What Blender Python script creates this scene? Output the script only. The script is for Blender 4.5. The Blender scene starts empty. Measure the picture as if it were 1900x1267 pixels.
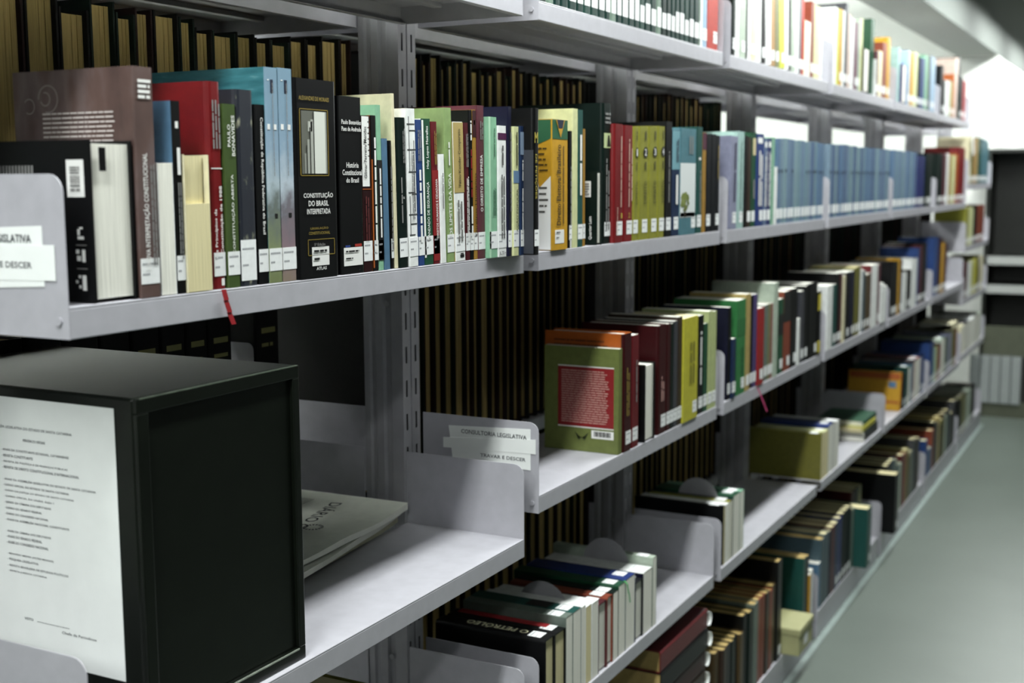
import bpy, bmesh, math, random
from mathutils import Vector, Matrix

sc = bpy.context.scene
col = sc.collection
random.seed(7)
PI = math.pi

# ------------------------------------------------------------------ camera
EYE = 1.465                                   # metres above the floor
CAM = Vector((0.0, -0.9166, EYE))
YAW, PITCH, ROLL, FPX = 0.4840, 0.1292, -0.0036, 2297.5
fw = Vector((math.cos(YAW) * math.cos(PITCH), math.sin(YAW) * math.cos(PITCH), -math.sin(PITCH)))
rt = Vector((math.sin(YAW), -math.cos(YAW), 0.0))
up = rt.cross(fw)
r2 = rt * math.cos(ROLL) + up * math.sin(ROLL)
u2 = -rt * math.sin(ROLL) + up * math.cos(ROLL)
cd = bpy.data.cameras.new('camera')
cd.sensor_fit = 'HORIZONTAL'; cd.sensor_width = 36.0; cd.lens = FPX / 1900.0 * 36.0
cd.clip_start = 0.05; cd.clip_end = 60
cd.dof.use_dof = True; cd.dof.focus_distance = 1.70; cd.dof.aperture_fstop = 4.6
cam = bpy.data.objects.new('camera', cd); col.objects.link(cam)
m3 = Matrix((r2, u2, -fw)).transposed()
cam.matrix_world = Matrix.Translation(CAM) @ m3.to_4x4()
sc.camera = cam

# ------------------------------------------------------------------ world, exposure
w = bpy.data.worlds.new('world'); sc.world = w; w.use_nodes = True
w.node_tree.nodes['Background'].inputs[0].default_value = (0.75, 0.85, 1.0, 1)
w.node_tree.nodes['Background'].inputs[1].default_value = 0.02
sc.view_settings.view_transform = 'Standard'
sc.view_settings.look = 'None'
sc.view_settings.exposure = 0.0
sc.view_settings.gamma = 1.0
sc.view_settings.use_curve_mapping = False

# fluorescent luminaires: light of each lamp (built further down at the same places)
AISLE_Y, REAR_Y, LAMP_Z = -0.31, 1.55, 2.44
AISLE_X = (-1.6, 0.0, 1.6, 3.2, 4.8, 6.4, 8.0, 9.6, 11.2, 12.6)
REAR_X = (1.2, 3.2, 5.2, 7.2)
ENTRY = ((-1.7, -1.25),)
P_AISLE, P_REAR, P_ENTRY = 31.0, 17.0, 32.0
LAMP_COL = (0.96, 1.0, 0.98)

# ------------------------------------------------------------------ mesh helpers
class MB:
    def __init__(s): s.v = []; s.f = []; s.m = []
    def add(s, vs, fs, m=0):
        n = len(s.v); s.v += [tuple(v) for v in vs]
        for f in fs: s.f.append(tuple(i + n for i in f)); s.m.append(m)
    def box(s, x0, x1, y0, y1, z0, z1, m=0):
        vs = [(x, y, z) for z in (z0, z1) for y in (y0, y1) for x in (x0, x1)]
        s.add(vs, [(0, 2, 3, 1), (4, 5, 7, 6), (0, 1, 5, 4), (2, 6, 7, 3), (0, 4, 6, 2), (1, 3, 7, 5)], m)
        return s
    def prism(s, prof, lo, hi, fn, m=0, side_m=None):
        """closed 2D profile swept from lo to hi; fn(u, v, t) -> xyz"""
        n = len(prof)
        vs = [fn(u, v, lo) for u, v in prof] + [fn(u, v, hi) for u, v in prof]
        k = len(s.v); s.v += [tuple(v) for v in vs]
        for i in range(n):
            j = (i + 1) % n
            s.f.append((k + i, k + j, k + n + j, k + n + i)); s.m.append(side_m[i] if side_m else m)
        s.f.append(tuple(k + i for i in range(n))); s.m.append(m)
        s.f.append(tuple(k + n + i for i in reversed(range(n)))); s.m.append(m)
        return s
    def build(s, name, mats, parent=None, fix=True, bevel=0.0, smooth=False):
        me = bpy.data.meshes.new(name)
        me.from_pydata(s.v, [], s.f)
        if not isinstance(mats, (list, tuple)): mats = [mats]
        for mm in mats: me.materials.append(mm)
        if len(mats) > 1: me.polygons.foreach_set('material_index', s.m)
        if fix:
            bm = bmesh.new(); bm.from_mesh(me)
            bmesh.ops.recalc_face_normals(bm, faces=bm.faces); bm.to_mesh(me); bm.free()
        if smooth: me.polygons.foreach_set('use_smooth', [True] * len(me.polygons))
        me.update()
        o = bpy.data.objects.new(name, me); col.objects.link(o)
        if parent: o.parent = parent
        if bevel:
            b = o.modifiers.new('bevel', 'BEVEL'); b.width = bevel; b.segments = 2; b.limit_method = 'ANGLE'
        return o

def empty(name, loc=(0, 0, 0), parent=None):
    o = bpy.data.objects.new(name, None); col.objects.link(o); o.location = loc
    o.empty_display_size = 0.05
    if parent: o.parent = parent
    return o

def tag(o, label=None, cat=None, group=None, kind=None):
    if label: o['label'] = label
    if cat: o['category'] = cat
    if group: o['group'] = group
    if kind: o['kind'] = kind
    return o

# ------------------------------------------------------------------ materials
def lin(c): return tuple((x / 12.92 if x <= 0.04045 else ((x + 0.055) / 1.055) ** 2.4) for x in c)
def hexc(h): return lin(tuple(int(h[i:i + 2], 16) / 255 for i in (0, 2, 4)))
def tone(c):
    l = 0.3 * c[0] + 0.6 * c[1] + 0.1 * c[2]
    k = 0.42 if l < 0.03 else (0.60 if l < 0.35 else 0.60 + 0.32 * min(1, (l - 0.35) / 0.35))
    return tuple(x * k for x in c)
MATS = {}
def mat(name, rgb, rough=0.5, var=0.08, scale=60.0, metal=0.0, spec=0.5, stretch=(1, 1, 1), bump=0.0):
    if name in MATS: return MATS[name]
    m = bpy.data.materials.new(name); m.use_nodes = True
    nt = m.node_tree; b = nt.nodes['Principled BSDF']
    b.inputs['Roughness'].default_value = rough; b.inputs['Metallic'].default_value = metal
    b.inputs['Specular IOR Level'].default_value = spec
    tc = nt.nodes.new('ShaderNodeTexCoord'); mp = nt.nodes.new('ShaderNodeMapping')
    mp.inputs['Scale'].default_value = stretch
    ns = nt.nodes.new('ShaderNodeTexNoise'); ns.inputs['Scale'].default_value = scale; ns.inputs['Detail'].default_value = 4
    rp = nt.nodes.new('ShaderNodeValToRGB')
    rp.color_ramp.elements[0].position = 0.3; rp.color_ramp.elements[1].position = 0.7
    rp.color_ramp.elements[0].color = (*[max(0, x * (1 - var)) for x in rgb], 1)
    rp.color_ramp.elements[1].color = (*[min(1, x * (1 + var)) for x in rgb], 1)
    nt.links.new(tc.outputs['Object'], mp.inputs['Vector']); nt.links.new(mp.outputs['Vector'], ns.inputs['Vector'])
    nt.links.new(ns.outputs['Fac'], rp.inputs['Fac']); nt.links.new(rp.outputs['Color'], b.inputs['Base Color'])
    if bump:
        bp = nt.nodes.new('ShaderNodeBump'); bp.inputs['Strength'].default_value = bump; bp.inputs['Distance'].default_value = 0.001
        nt.links.new(ns.outputs['Fac'], bp.inputs['Height']); nt.links.new(bp.outputs['Normal'], b.inputs['Normal'])
    MATS[name] = m
    return m
def ramp_mat(name, stops, rough=0.5, axis=None, span=1.0, scale=8.0, stretch=(1, 1, 1), mixn=0.0, detail=6, spec=0.5):
    """printed pattern: colour ramp driven by noise, or by height on the thing plus some noise"""
    if name in MATS: return MATS[name]
    m = bpy.data.materials.new(name); m.use_nodes = True
    nt = m.node_tree; b = nt.nodes['Principled BSDF']; b.inputs['Roughness'].default_value = rough
    b.inputs['Specular IOR Level'].default_value = spec
    tc = nt.nodes.new('ShaderNodeTexCoord'); mp = nt.nodes.new('ShaderNodeMapping'); mp.inputs['Scale'].default_value = stretch
    ns = nt.nodes.new('ShaderNodeTexNoise'); ns.inputs['Scale'].default_value = scale; ns.inputs['Detail'].default_value = detail
    nt.links.new(tc.outputs['Object'], mp.inputs['Vector']); nt.links.new(mp.outputs['Vector'], ns.inputs['Vector'])
    rp = nt.nodes.new('ShaderNodeValToRGB')
    while len(rp.color_ramp.elements) < len(stops): rp.color_ramp.elements.new(0.5)
    for e, (p, c) in zip(rp.color_ramp.elements, stops): e.position = p; e.color = (*tone(hexc(c)), 1)
    if axis is None:
        nt.links.new(ns.outputs['Fac'], rp.inputs['Fac'])
    else:
        sp = nt.nodes.new('ShaderNodeSeparateXYZ'); nt.links.new(tc.outputs['Object'], sp.inputs[0])
        dv = nt.nodes.new('ShaderNodeMath'); dv.operation = 'DIVIDE'; dv.inputs[1].default_value = span
        nt.links.new(sp.outputs[axis], dv.inputs[0])
        ad = nt.nodes.new('ShaderNodeMath'); ad.operation = 'MULTIPLY_ADD'; ad.inputs[1].default_value = mixn
        sb = nt.nodes.new('ShaderNodeMath'); sb.operation = 'SUBTRACT'; sb.inputs[1].default_value = 0.5
        nt.links.new(ns.outputs['Fac'], sb.inputs[0]); nt.links.new(sb.outputs[0], ad.inputs[0]); nt.links.new(dv.outputs[0], ad.inputs[2])
        nt.links.new(ad.outputs[0], rp.inputs['Fac'])
    nt.links.new(rp.outputs['Color'], b.inputs['Base Color'])
    MATS[name] = m
    return m
def emit(name, rgb, s):
    m = bpy.data.materials.new(name); m.use_nodes = True
    b = m.node_tree.nodes['Principled BSDF']; b.inputs['Base Color'].default_value = (*rgb, 1)
    b.inputs['Emission Color'].default_value = (*rgb, 1); b.inputs['Emission Strength'].default_value = s
    return m

STEEL = mat('lavender grey shelf enamel', hexc('adacb3'), 0.38, 0.05, 40, bump=0.03)
STEEL2 = mat('grey upright enamel', hexc('9e9da2'), 0.42, 0.07, 30, bump=0.03)
BEAM_SHADED = mat('shaded beam grey', hexc('666b67'), 0.85, 0.08, 90)  # shade on the beam's front face put into its colour
BEAM_LIT = mat('lit beam grey', hexc('a4a8a2'), 0.8, 0.04, 60)  # same beam, the underside's brighter light put into the colour
WALLW = mat('white wall paint', hexc('f1f2ee'), 0.8, 0.02, 12)
WALLD = mat('dark grey wall paint', hexc('3c403d'), 0.85, 0.05, 6)
CEIL = mat('white ceiling paint', hexc('e9ece8'), 0.85, 0.02, 10)
FLOORM = mat('grey green linoleum', hexc('5f6861'), 0.40, 0.06, 3)
PAPER = mat('white paper', hexc('eef1ef'), 0.7, 0.02, 30)
INK = mat('black ink', hexc('1b1b1d'), 0.6, 0.0)
GREYINK = mat('grey ink', hexc('8a8c90'), 0.6, 0.0)
STICK = mat('call number label paper', hexc('e4e6e6'), 0.55, 0.04, 200)
PAGEW = mat('white page edges', hexc('dddcd2'), 0.75, 0.16, 40, stretch=(22, 0.6, 0.3))
PAGEC = mat('cream page edges', hexc('cfc59a'), 0.8, 0.14, 40, stretch=(22, 0.6, 0.3))
PAGEB = mat('browned page edges', hexc('ad955c'), 0.85, 0.25, 30, stretch=(26, 1, 0.5))
PAGED = mat('dark browned page edges', hexc('947f4b'), 0.85, 0.25, 30, stretch=(26, 1, 0.5))

PAL = dict(black='0f1012', white='e6e8e6', cream='ddd6b4', red='86191d', red2='8b1c22', green='4c6230', steel='5f87a8',
  wine='3a1518', mint='93c9a6', orange='c4641f', darkgreen='0e251f', blue='2f4f8f', green2='23593d', crimson='741720',
  lime='9db878', beige='c3ac6b', maroon='5a1a22', ochre='b98c3a', plum='6b3440', navy='1f2140', navy2='1d3358',
  paleyellow='d3d6a2', yellow='d9a52c', teal2='1f5a53', olive='a2a13e', tealgrey='5d8f9c', navyblack='0f131c', lavender='9fa2bd',
  mintgrey='a9c9c4', brown='3d2c22', royal='273f86', greyblue='7186a8', indigo='2c3576', mint2='8fc2a4', skyblue='a8c4dd',
  vermilion='d4473a', palegreen='b9c7b6', tan='c79a62', olivegrey='8d8d62', limeyellow='cfd44b', greypattern='8f9296', rust='9a4a33',
  darkgrey='4a4b52', palepink='d6c0b4', mauve='8c6675', purple='4a3c78', crimson2='b3262e', olivegreen='7c8748', maroon2='4d1217',
  limeyellow2='c9c33f', paleyellow2='bcc78c', brightgreen='3f8f4f', violet='5c4f86', vermilion2='b32a2a', greygreen='7c8a80',
  dustypink='a56d66', olive2='7d7a31', slate='4f6670', brown2='5c4a2c', teal='4f8f95', setblue='5f7ea6', setgreen='173b35', black2='0e0f11',
  journal='16140f', gold='a8913f')
def cmat(n):
    if n == 'marble':
        return ramp_mat('brown marbled cover', [(0.25, '4c3a38'), (0.45, '6e5650'), (0.55, '7d6a68'), (0.72, '5a4442')], 0.45, scale=14, stretch=(1, 1.6, 0.6))
    if n == 'navyworn':
        return ramp_mat('scuffed navy cloth', [(0.0, '1b2233'), (0.60, '1f2839'), (0.66, '6f7263'), (0.75, 'b9b79e')], 0.6, scale=95, stretch=(1, 1, 0.5), detail=8)
    if n == 'paleblue':
        return ramp_mat('pale blue cover with plants', [(0.0, '8f9a6a'), (0.18, '9aa77e'), (0.34, '7f8a86'), (0.46, 'b9c9d2'), (0.62, '9db9d0'), (1.0, '8fb0c6')], 0.35, 2, 0.247, 45, mixn=0.35)
    if n == 'paleblue2':
        return ramp_mat('pale blue cover with pink foot', [(0.0, 'a59384'), (0.18, 'a78f98'), (0.34, '8b8790'), (0.46, 'c0cdd8'), (0.62, '9db9d0'), (1.0, '8fb0c6')], 0.35, 2, 0.247, 45, mixn=0.35)
    if n == 'teal':
        return ramp_mat('streaked teal cover', [(0.3, '34747f'), (0.6, '4f95a0'), (0.75, '8fc0c6')], 0.3, scale=22, stretch=(1, 1, 6))
    if n.startswith('setblue'):
        k = int(n[7:] or 0); base = ['5d7590', '6a8199', '53698a', '738a9c', '5c7896', '6f8b98', '7d97a0'][k % 7]
        return mat('sky blue cloth %d' % k, tuple(x * .8 for x in hexc(base)), 0.5, 0.10, 120, stretch=(1, 1, 0.3))
    if n.startswith('setgreen'):
        k = int(n[8:] or 0); base = ['173b35', '1f453d', '2b4f46', '88a08f', '14342e'][k % 5]  # the pale grey green paints reflected light on some spines
        return mat('green cloth and sheen %d' % k, tone(hexc(base)), 0.35, 0.15, 120, stretch=(1, 1, 0.3))
    return mat(n + ' book cover', tone(hexc(PAL[n])), 0.42, 0.10, 70, spec=0.25 if n in ('black', 'black2', 'navyblack', 'darkgreen', 'navy', 'maroon2', 'wine') else 0.4)

# ------------------------------------------------------------------ lettering
_tc = {}
def text_data(s, bold=False):
    if s in _tc: return _tc[s]
    cu = bpy.data.curves.new('t', 'FONT'); cu.body = s; cu.size = 1.0; cu.resolution_u = 2
    cu.align_x = 'LEFT'; cu.offset = 0.012
    o = bpy.data.objects.new('t', cu); col.objects.link(o)
    dg = bpy.context.evaluated_depsgraph_get(); dg.update()
    me = bpy.data.meshes.new_from_object(o.evaluated_get(dg))
    vs = [tuple(v.co) for v in me.vertices]; fs = [tuple(p.vertices) for p in me.polygons]
    bpy.data.objects.remove(o); bpy.data.curves.remove(cu); bpy.data.meshes.remove(me)
    xs = [v[0] for v in vs]; ys = [v[1] for v in vs]
    _tc[s] = (vs, fs, min(xs), max(xs), min(ys), max(ys))
    return _tc[s]
def put_text(mb, s, org, X, Y, W, H, m=0):
    """fit the word(s) into a W x H rectangle whose lower left corner is org, running along X, letters up along Y"""
    vs, fs, x0, x1, y0, y1 = text_data(s)
    X = Vector(X); Y = Vector(Y); org = Vector(org)
    out = [org + X * ((v[0] - x0) / (x1 - x0) * W) + Y * ((v[1] - y0) / (y1 - y0) * H) for v in vs]
    mb.add(out, fs, m)
def put_lines(mb, org, X, Y, W, H, n, seed=0, fill=0.45, ragged=0.25, m=0):
    """n rows of unreadably small print: each row a run of word-long dashes"""
    rnd = random.Random(seed); X = Vector(X); Y = Vector(Y); org = Vector(org)
    p = H / n; ch = p * fill
    for i in range(n):
        t = 0.0; end = W * (1 - rnd.random() * ragged); yy = H - (i + 1) * p + (p - ch) / 2
        while t < end - p * 0.4:
            wl = min(end - t, ch * rnd.uniform(2, 9))
            a = org + X * t + Y * yy
            mb.add([a, a + X * wl, a + X * wl + Y * ch, a + Y * ch], [(0, 1, 2, 3)], m)
            t += wl + ch * 0.6
# facing directions: (reading direction, letter-up direction)
DIR = {'h': ((1, 0, 0), (0, 0, 1)), 'up': ((0, 0, 1), (-1, 0, 0)), 'down': ((0, 0, -1), (1, 0, 0))}
PRINT = {}
def ink(c):
    if c not in PRINT:
        PRINT[c] = mat('print ' + c, tone(hexc({'w': 'e9e9e6', 'k': '141414', 'y': 'c9b64a', 'g': 'a8913f', 'n': '1c2a4d', 'gy': '9a9a98', 'r': 'a02020', 'bl': '5d8ab5'}.get(c, c))), 0.5, 0.0)
    return PRINT[c]

# ------------------------------------------------------------------ room shell
XN, XF, XE, YR, YB, ZC = -2.6, 8.45, 13.5, -2.3, 2.5, 2.74
def slab(name, b, m, label, cat):
    return tag(MB().box(*b).build(name, m), label, cat, kind='structure')
slab('floor', (XN, XE, YR, YB, -0.1, 0.0), FLOORM, 'grey green linoleum floor of the aisle', 'floor')
slab('ceiling', (XN, XE, YR, YB, ZC, ZC + 0.1), CEIL, 'white painted ceiling above the aisle', 'ceiling')
slab('wall_far', (XF, XF + 0.1, 0.07, YB + 0.1, -0.1, ZC + 0.1), WALLW, 'white end wall beyond the shelving', 'wall')
slab('wall_return', (XF + 0.1, XE, 0.07, 0.17, -0.1, ZC + 0.1), WALLW, 'white side wall running on beyond the shelving', 'wall')
slab('wall_end', (XE, XE + 0.1, YR - 0.1, 0.17, -0.1, ZC + 0.1), WALLW, 'distant white wall at the end of the aisle', 'wall')
slab('wall_near', (XN - 0.1, XN, YR - 0.1, YB + 0.1, -0.1, ZC + 0.1), WALLD, 'dark grey end wall behind the viewer', 'wall')
slab('wall_back', (XN, XF, YB, YB + 0.1, -0.1, ZC + 0.1), WALLW, 'bright white wall seen through the empty shelves', 'wall')
slab('wall_right', (XN, XE, YR - 0.1, YR, -0.1, ZC + 0.1), WALLD, 'dark grey wall along the other side of the aisle', 'wall')
bmb = empty('trim_1', (0, 0, 0)); tag(bmb, 'grey boxed beam under the ceiling above the shelving', 'beam', kind='structure')
MB().box(XN, XE, 0.067, 0.070, 2.235, ZC).build('front_board', BEAM_SHADED, bmb)
MB().box(XN, XF, 0.070, 0.30, 2.235, 2.249).build('soffit_board', BEAM_LIT, bmb)
MB().box(XN, XF, 0.30, 0.314, 2.235, ZC).build('rear_board', BEAM_LIT, bmb)
tag(MB().box(0.0, 7.79, -0.022, -0.002, 0.0, 0.003).build('trim_2', mat('pale metal strip', hexc('8f9c98'), 0.35, 0.1, 20)), 'pale metal strip on the floor along the shelving plinth', 'floor strip', kind='structure')

# fluorescent luminaires on the ceiling
TUBE = emit('lit fluorescent tube', LAMP_COL, 6.0)
HOUS = mat('white luminaire housing', hexc('dfe2e0'), 0.5, 0.02)
def luminaire(x, y, power, lab, fill_uplight=0.0):
    r = tag(empty('ceiling_light', (x, y, LAMP_Z)), lab, 'light', 'fluorescent luminaires')
    MB().box(-0.62, 0.62, -0.11, 0.11, 0.06, 0.09).box(-0.62, 0.62, -0.11, -0.1, 0.0, 0.06).box(-0.62, 0.62, 0.1, 0.11, 0.0, 0.06).build('housing', HOUS, r)
    for sx in (-0.45, 0.45): MB().box(sx - .008, sx + .008, -.008, .008, .09, ZC - LAMP_Z - .0005).build('stem', HOUS, r)
    for s in (-0.045, 0.045):
        pr = [(0.013 * math.cos(a * PI / 4), 0.013 * math.sin(a * PI / 4)) for a in range(8)]
        MB().prism(pr, -0.59, 0.59, lambda u, v, t, s=s: (t, s + u, 0.035 + v)).build('tube', TUBE, r, smooth=True)
    ld = bpy.data.lights.new('tube light', 'AREA'); ld.shape = 'RECTANGLE'; ld.size = 1.16; ld.size_y = 0.13
    ld.energy = power; ld.color = LAMP_COL
    lo = bpy.data.objects.new('tube_light', ld); col.objects.link(lo); lo.parent = r; lo.location = (0, 0, 0.015)
    if fill_uplight:  # extra light added above the housing to brighten rear ceiling and end wall
        ld = ld.copy(); ld.energy = fill_uplight
        lo = bpy.data.objects.new('fill_uplight', ld); col.objects.link(lo); lo.parent = r; lo.location = (0, 0, 0.1); lo.rotation_euler = (PI, 0, 0)
ORD = ['first', 'second', 'third', 'fourth', 'fifth', 'sixth', 'seventh', 'eighth', 'ninth', 'tenth', 'eleventh', 'twelfth', 'thirteenth', 'fourteenth', 'fifteenth', 'sixteenth', 'seventeenth', 'eighteenth', 'nineteenth', 'twentieth']
TENS = {20: 'twenty', 30: 'thirty', 40: 'forty'}
def ordw(n):
    if n <= 20: return ORD[n - 1]
    if n % 10 == 0: return {30: 'thirtieth', 40: 'fortieth', 50: 'fiftieth'}[n]
    return TENS[n - n % 10] + '-' + ORD[n % 10 - 1]
for i, x in enumerate(AISLE_X): luminaire(x, AISLE_Y, P_AISLE, 'twin tube fluorescent ceiling light over the aisle, %s along' % ordw(i + 1))
for i, x in enumerate(REAR_X): luminaire(x, REAR_Y, P_REAR, 'twin tube fluorescent ceiling light behind the shelving, %s along' % ordw(i + 1), P_REAR * 5.0)

for i, (x, y) in enumerate(ENTRY): luminaire(x, y, P_ENTRY, 'twin tube fluorescent ceiling light by the entry, %s along' % ordw(i + 1))

# ------------------------------------------------------------------ the double-sided steel shelving
X0, GAP, DF, YU0, YU1, DB = 0.839, 0.054, 0.229, 0.235, 0.315, 0.615
LV = dict(top=1.723, eye=1.316, third=0.902, fourth=0.487)
BASE = 0.09
LIP = 0.031
BAYLV = {0: [1.723, 1.316, 0.841, 0.487], 6: [1.410, 1.085, 0.805, 0.505]}
for b in range(1, 6): BAYLV[b] = [1.723, 1.316, 0.902, 0.487]
def bx0(b): return X0 + b
def bx1(b): return X0 + b + 1 - GAP
unit = tag(empty('library_shelving', (X0, 0, 0)), 'long double-sided grey steel library shelving with slotted uprights', 'shelving')
def rel(mb): mb.v = [(x - X0, y, z) for x, y, z in mb.v]; return mb

def upright(x0):
    mb = MB(); x1 = x0 + GAP; H = 1.96
    for (y, sgn) in ((YU0, 1), (YU1, -1)):
        xs = [x0, x0 + 0.009, x0 + 0.0145, x0 + 0.0385, x0 + 0.044, x1]
        zs = [0.0]; z = 0.03
        while z < H - 0.05: zs += [z, z + 0.029]; z += 0.059
        zs.append(H)
        for i in range(5):
            for k in range(len(zs) - 1):
                if i in (1, 3) and k % 2 == 1: continue
                mb.add([(xs[i], y, zs[k]), (xs[i + 1], y, zs[k]), (xs[i + 1], y, zs[k + 1]), (xs[i], y, zs[k + 1])], [(0, 1, 2, 3)])
        # centre bead between the two slot rows
        mb.box(x0 + 0.0245, x0 + 0.0285, min(y, y - 0.0025 * sgn), max(y, y - 0.0025 * sgn), 0, H)
    for (x, s) in ((x0, 1), (x1, -1)):
        prof = [(0.235, 0), (0.258, 0), (0.262, 0.005), (0.272, 0.005), (0.276, 0), (0.290, 0), (0.2935, 0.003), (0.300, 0.003), (0.304, 0), (0.315, 0)]
        for a, b in zip(prof[:-1], prof[1:]):
            mb.add([(x + s * a[1], a[0], 0), (x + s * b[1], b[0], 0), (x + s * b[1], b[0], H), (x + s * a[1], a[0], H)], [(0, 1, 2, 3)])
    mb.add([(x0, YU0, H), (x1, YU0, H), (x1, YU1, H), (x0, YU1, H)], [(0, 1, 2, 3)])
    o = rel(mb).build('upright', STEEL2, unit, fix=False)
    if 0.9 < x0 < 3.0:
        for z in (0.62, 0.885, 1.255):
            pr = [(0.005 * math.cos(a * PI / 5), 0.005 * math.sin(a * PI / 5)) for a in range(10)]
            rel(MB().prism(pr, x0 - 0.003, x0 + 0.001, lambda u, v, t, z=z: (t, 0.266 + u, z + v))).build('bolt', STEEL2, o)
for b in range(0, 8): upright(bx0(b) - GAP)

def plate_profile(D, h, r=0.018):
    pr = [(0, 0), (D, 0), (D, h)]
    for k in range(6):
        a = PI / 2 + k * (PI / 2) / 5
        pr.append((r + r * math.cos(a), h - r + r * math.sin(a)))
    return pr
def shelf(b, z, rear=False):
    x0, x1 = bx0(b), bx1(b)
    ya, yb = (0.0, DF) if not rear else (DB, YU1 + 0.003)
    s = 1 if not rear else -1
    lo, hi = min(ya, yb), max(ya, yb)
    mb = MB()
    mb.box(x0 + .0013, x1 - .0013, lo, hi, z + LIP - 0.0025, z + LIP)
    for y, d in ((lo, 1), (hi, -1)):
        mb.box(x0 + .0013, x1 - .0013, min(y, y + d * .0015), max(y, y + d * .0015), z, z + LIP - 0.0025)
        mb.box(x0 + .0013, x1 - .0013, min(y + d * .0015, y + d * .012), max(y + d * .0015, y + d * .012), z, z + .0015)
    for f in (0.33, 0.66):
        yy = lo + (hi - lo) * f
        mb.box(x0 + .01, x1 - .01, yy - .008, yy + .008, z + LIP - .010, z + LIP - .0025)
    o = rel(mb).build('shelf', STEEL, unit, bevel=0.0008)
    for xp in (x0, x1 - 0.0013):
        if not rear and z == 0.487 and ((b == 3 and xp == x0) or (b == 2 and xp != x0)): continue
        pr = plate_profile(abs(yb - ya), 0.157)
        rel(MB().prism(pr, xp, xp + 0.0013, lambda u, v, t: (t, ya + s * u, z + v))).build('side_plate', STEEL, o)
    if not rear and b < 4:
        for xp in (x0 - 0.0022, x1 + 0.0002):
            pr = [(0.0042 * math.cos(a * PI / 5), 0.0042 * math.sin(a * PI / 5)) for a in range(10)]
            rel(MB().prism(pr, xp, xp + 0.0022, lambda u, v, t: (t, 0.012 + u, z + 0.017 + v))).build('rivet', STEEL, o)
    return o
shelf(-1, 1.723); shelf(-1, 1.723, True); upright(bx0(-1) - GAP)     # unseen shelves added left of the view to block lamp light
for b in range(7):
    for z in BAYLV[b]: shelf(b, z)
    for z in (BAYLV[b] if b < 6 else BAYLV[1]): shelf(b, z, True)
    o = rel(MB().box(bx0(b) + .0013, bx1(b) - .0013, 0.0, DB, 0.0, BASE)).build('base_shelf', STEEL, unit, bevel=0.001)
    for xp in (bx0(b), bx1(b) - .0013):
        pr = plate_profile(DF, 0.157)
        rel(MB().prism(pr, xp, xp + 0.0013, lambda u, v, t: (t, u, BASE - LIP + v))).build('side_plate', STEEL, o)

# ------------------------------------------------------------------ books
def map_fn(kind, t, h, w):
    return {'S': lambda a, b, c: (a, b, c), 'P': lambda a, b, c: (a, w - b, c),
            'U': lambda a, b, c: (a, c, w - b), 'F': lambda a, b, c: (c, b, a)}[kind]
def cover_mb(kind, t, h, w, hard):
    bt = 0.0026 if hard else 0.0006
    if t < 4 * bt: bt = t / 5
    r = min(t * 0.28, 0.006) if hard else min(t * 0.2, 0.0012)
    n = 3 if hard else 1
    prof, sm = [(0, w)], []
    for k in range(n + 1):
        a = PI + k * (PI / 2) / n; prof.append((r + r * math.cos(a), r + r * math.sin(a)))
    for k in range(n + 1):
        a = 1.5 * PI + k * (PI / 2) / n; prof.append((t - r + r * math.cos(a), r + r * math.sin(a)))
    prof += [(t, w), (t - bt, w), (t - bt, bt), (bt, bt), (bt, w)]
    N = len(prof)
    sm = [1] * N
    for i in range(1, 2 * n + 2): sm[i] = 0          # the spine and its two rounded corners
    f = map_fn(kind, t, h, w); mb = MB()
    mb.prism(prof, 0, h, lambda u, v, c: f(u, v, c), m=1, side_m=sm)
    return mb, bt
def pages_mb(kind, t, h, w, hard, bt, notch=False, recess=None):
    ov = (0.0035 if hard else 0.0004) if recess is None else recess
    f = map_fn(kind, t, h, w); mb = MB()
    def bx(a0, a1, b0, b1, c0, c1):
        p = f(a0, b0, c0), f(a1, b1, c1)
        mb.box(min(p[0][0], p[1][0]), max(p[0][0], p[1][0]), min(p[0][1], p[1][1]), max(p[0][1], p[1][1]), min(p[0][2], p[1][2]), max(p[0][2], p[1][2]))
    if notch:
        bx(bt, t - bt, bt, w - 0.0002, 0.0004, h * 0.645); bx(bt * 3, t - 0.004, bt, w - 0.006, h * 0.645, h - 0.001)
    else:
        bx(bt, t - bt, bt, w - ov, ov, h - ov)
    return mb
STK_PRINT = [0]
def sticker_mbs(kind, t, h, w, hard, zlo=0.014, zh=0.026):
    """white call-number label glued across the foot of the spine, with its two printed lines"""
    sw = min(t - (0.004 if hard and t > .012 else 0.0006), 0.026)
    a0 = (t - sw) / 2 if t < 0.03 else t - sw - 0.004
    lb = MB(); pm = MB()
    f = map_fn(kind, t, h, w)
    def bx(mb, a0, a1, b0, b1, c0, c1):
        p, q = f(a0, b0, c0), f(a1, b1, c1)
        mb.box(min(p[0], q[0]), max(p[0], q[0]), min(p[1], q[1]), max(p[1], q[1]), min(p[2], q[2]), max(p[2], q[2]))
    bx(lb, a0, a0 + sw, -0.0004, 0.0, zlo, zlo + zh)
    for k, (cz, ln) in enumerate(((0.78, 0.8), (0.38, 0.45))):
        c = zlo + zh * cz
        n = max(2, int(sw * ln / 0.0026))
        for i in range(n):
            x = a0 + sw * 0.08 + i * 0.0026
            if x + 0.0019 > a0 + sw - 0.0006: break
            bx(pm, x, x + 0.0019, -0.0005, -0.0004, c - 0.0011, c + 0.0011)
    return lb, pm
COUNT = {}
def where(shelf, bay):
    k = (shelf, bay); COUNT[k] = COUNT.get(k, 0) + 1
    return 'number %s from left' % '' if 0 else ordw(COUNT[k])
BAYW = ['first', 'second', 'third', 'fourth', 'fifth', 'sixth', 'seventh']
FAR = {}
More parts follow.
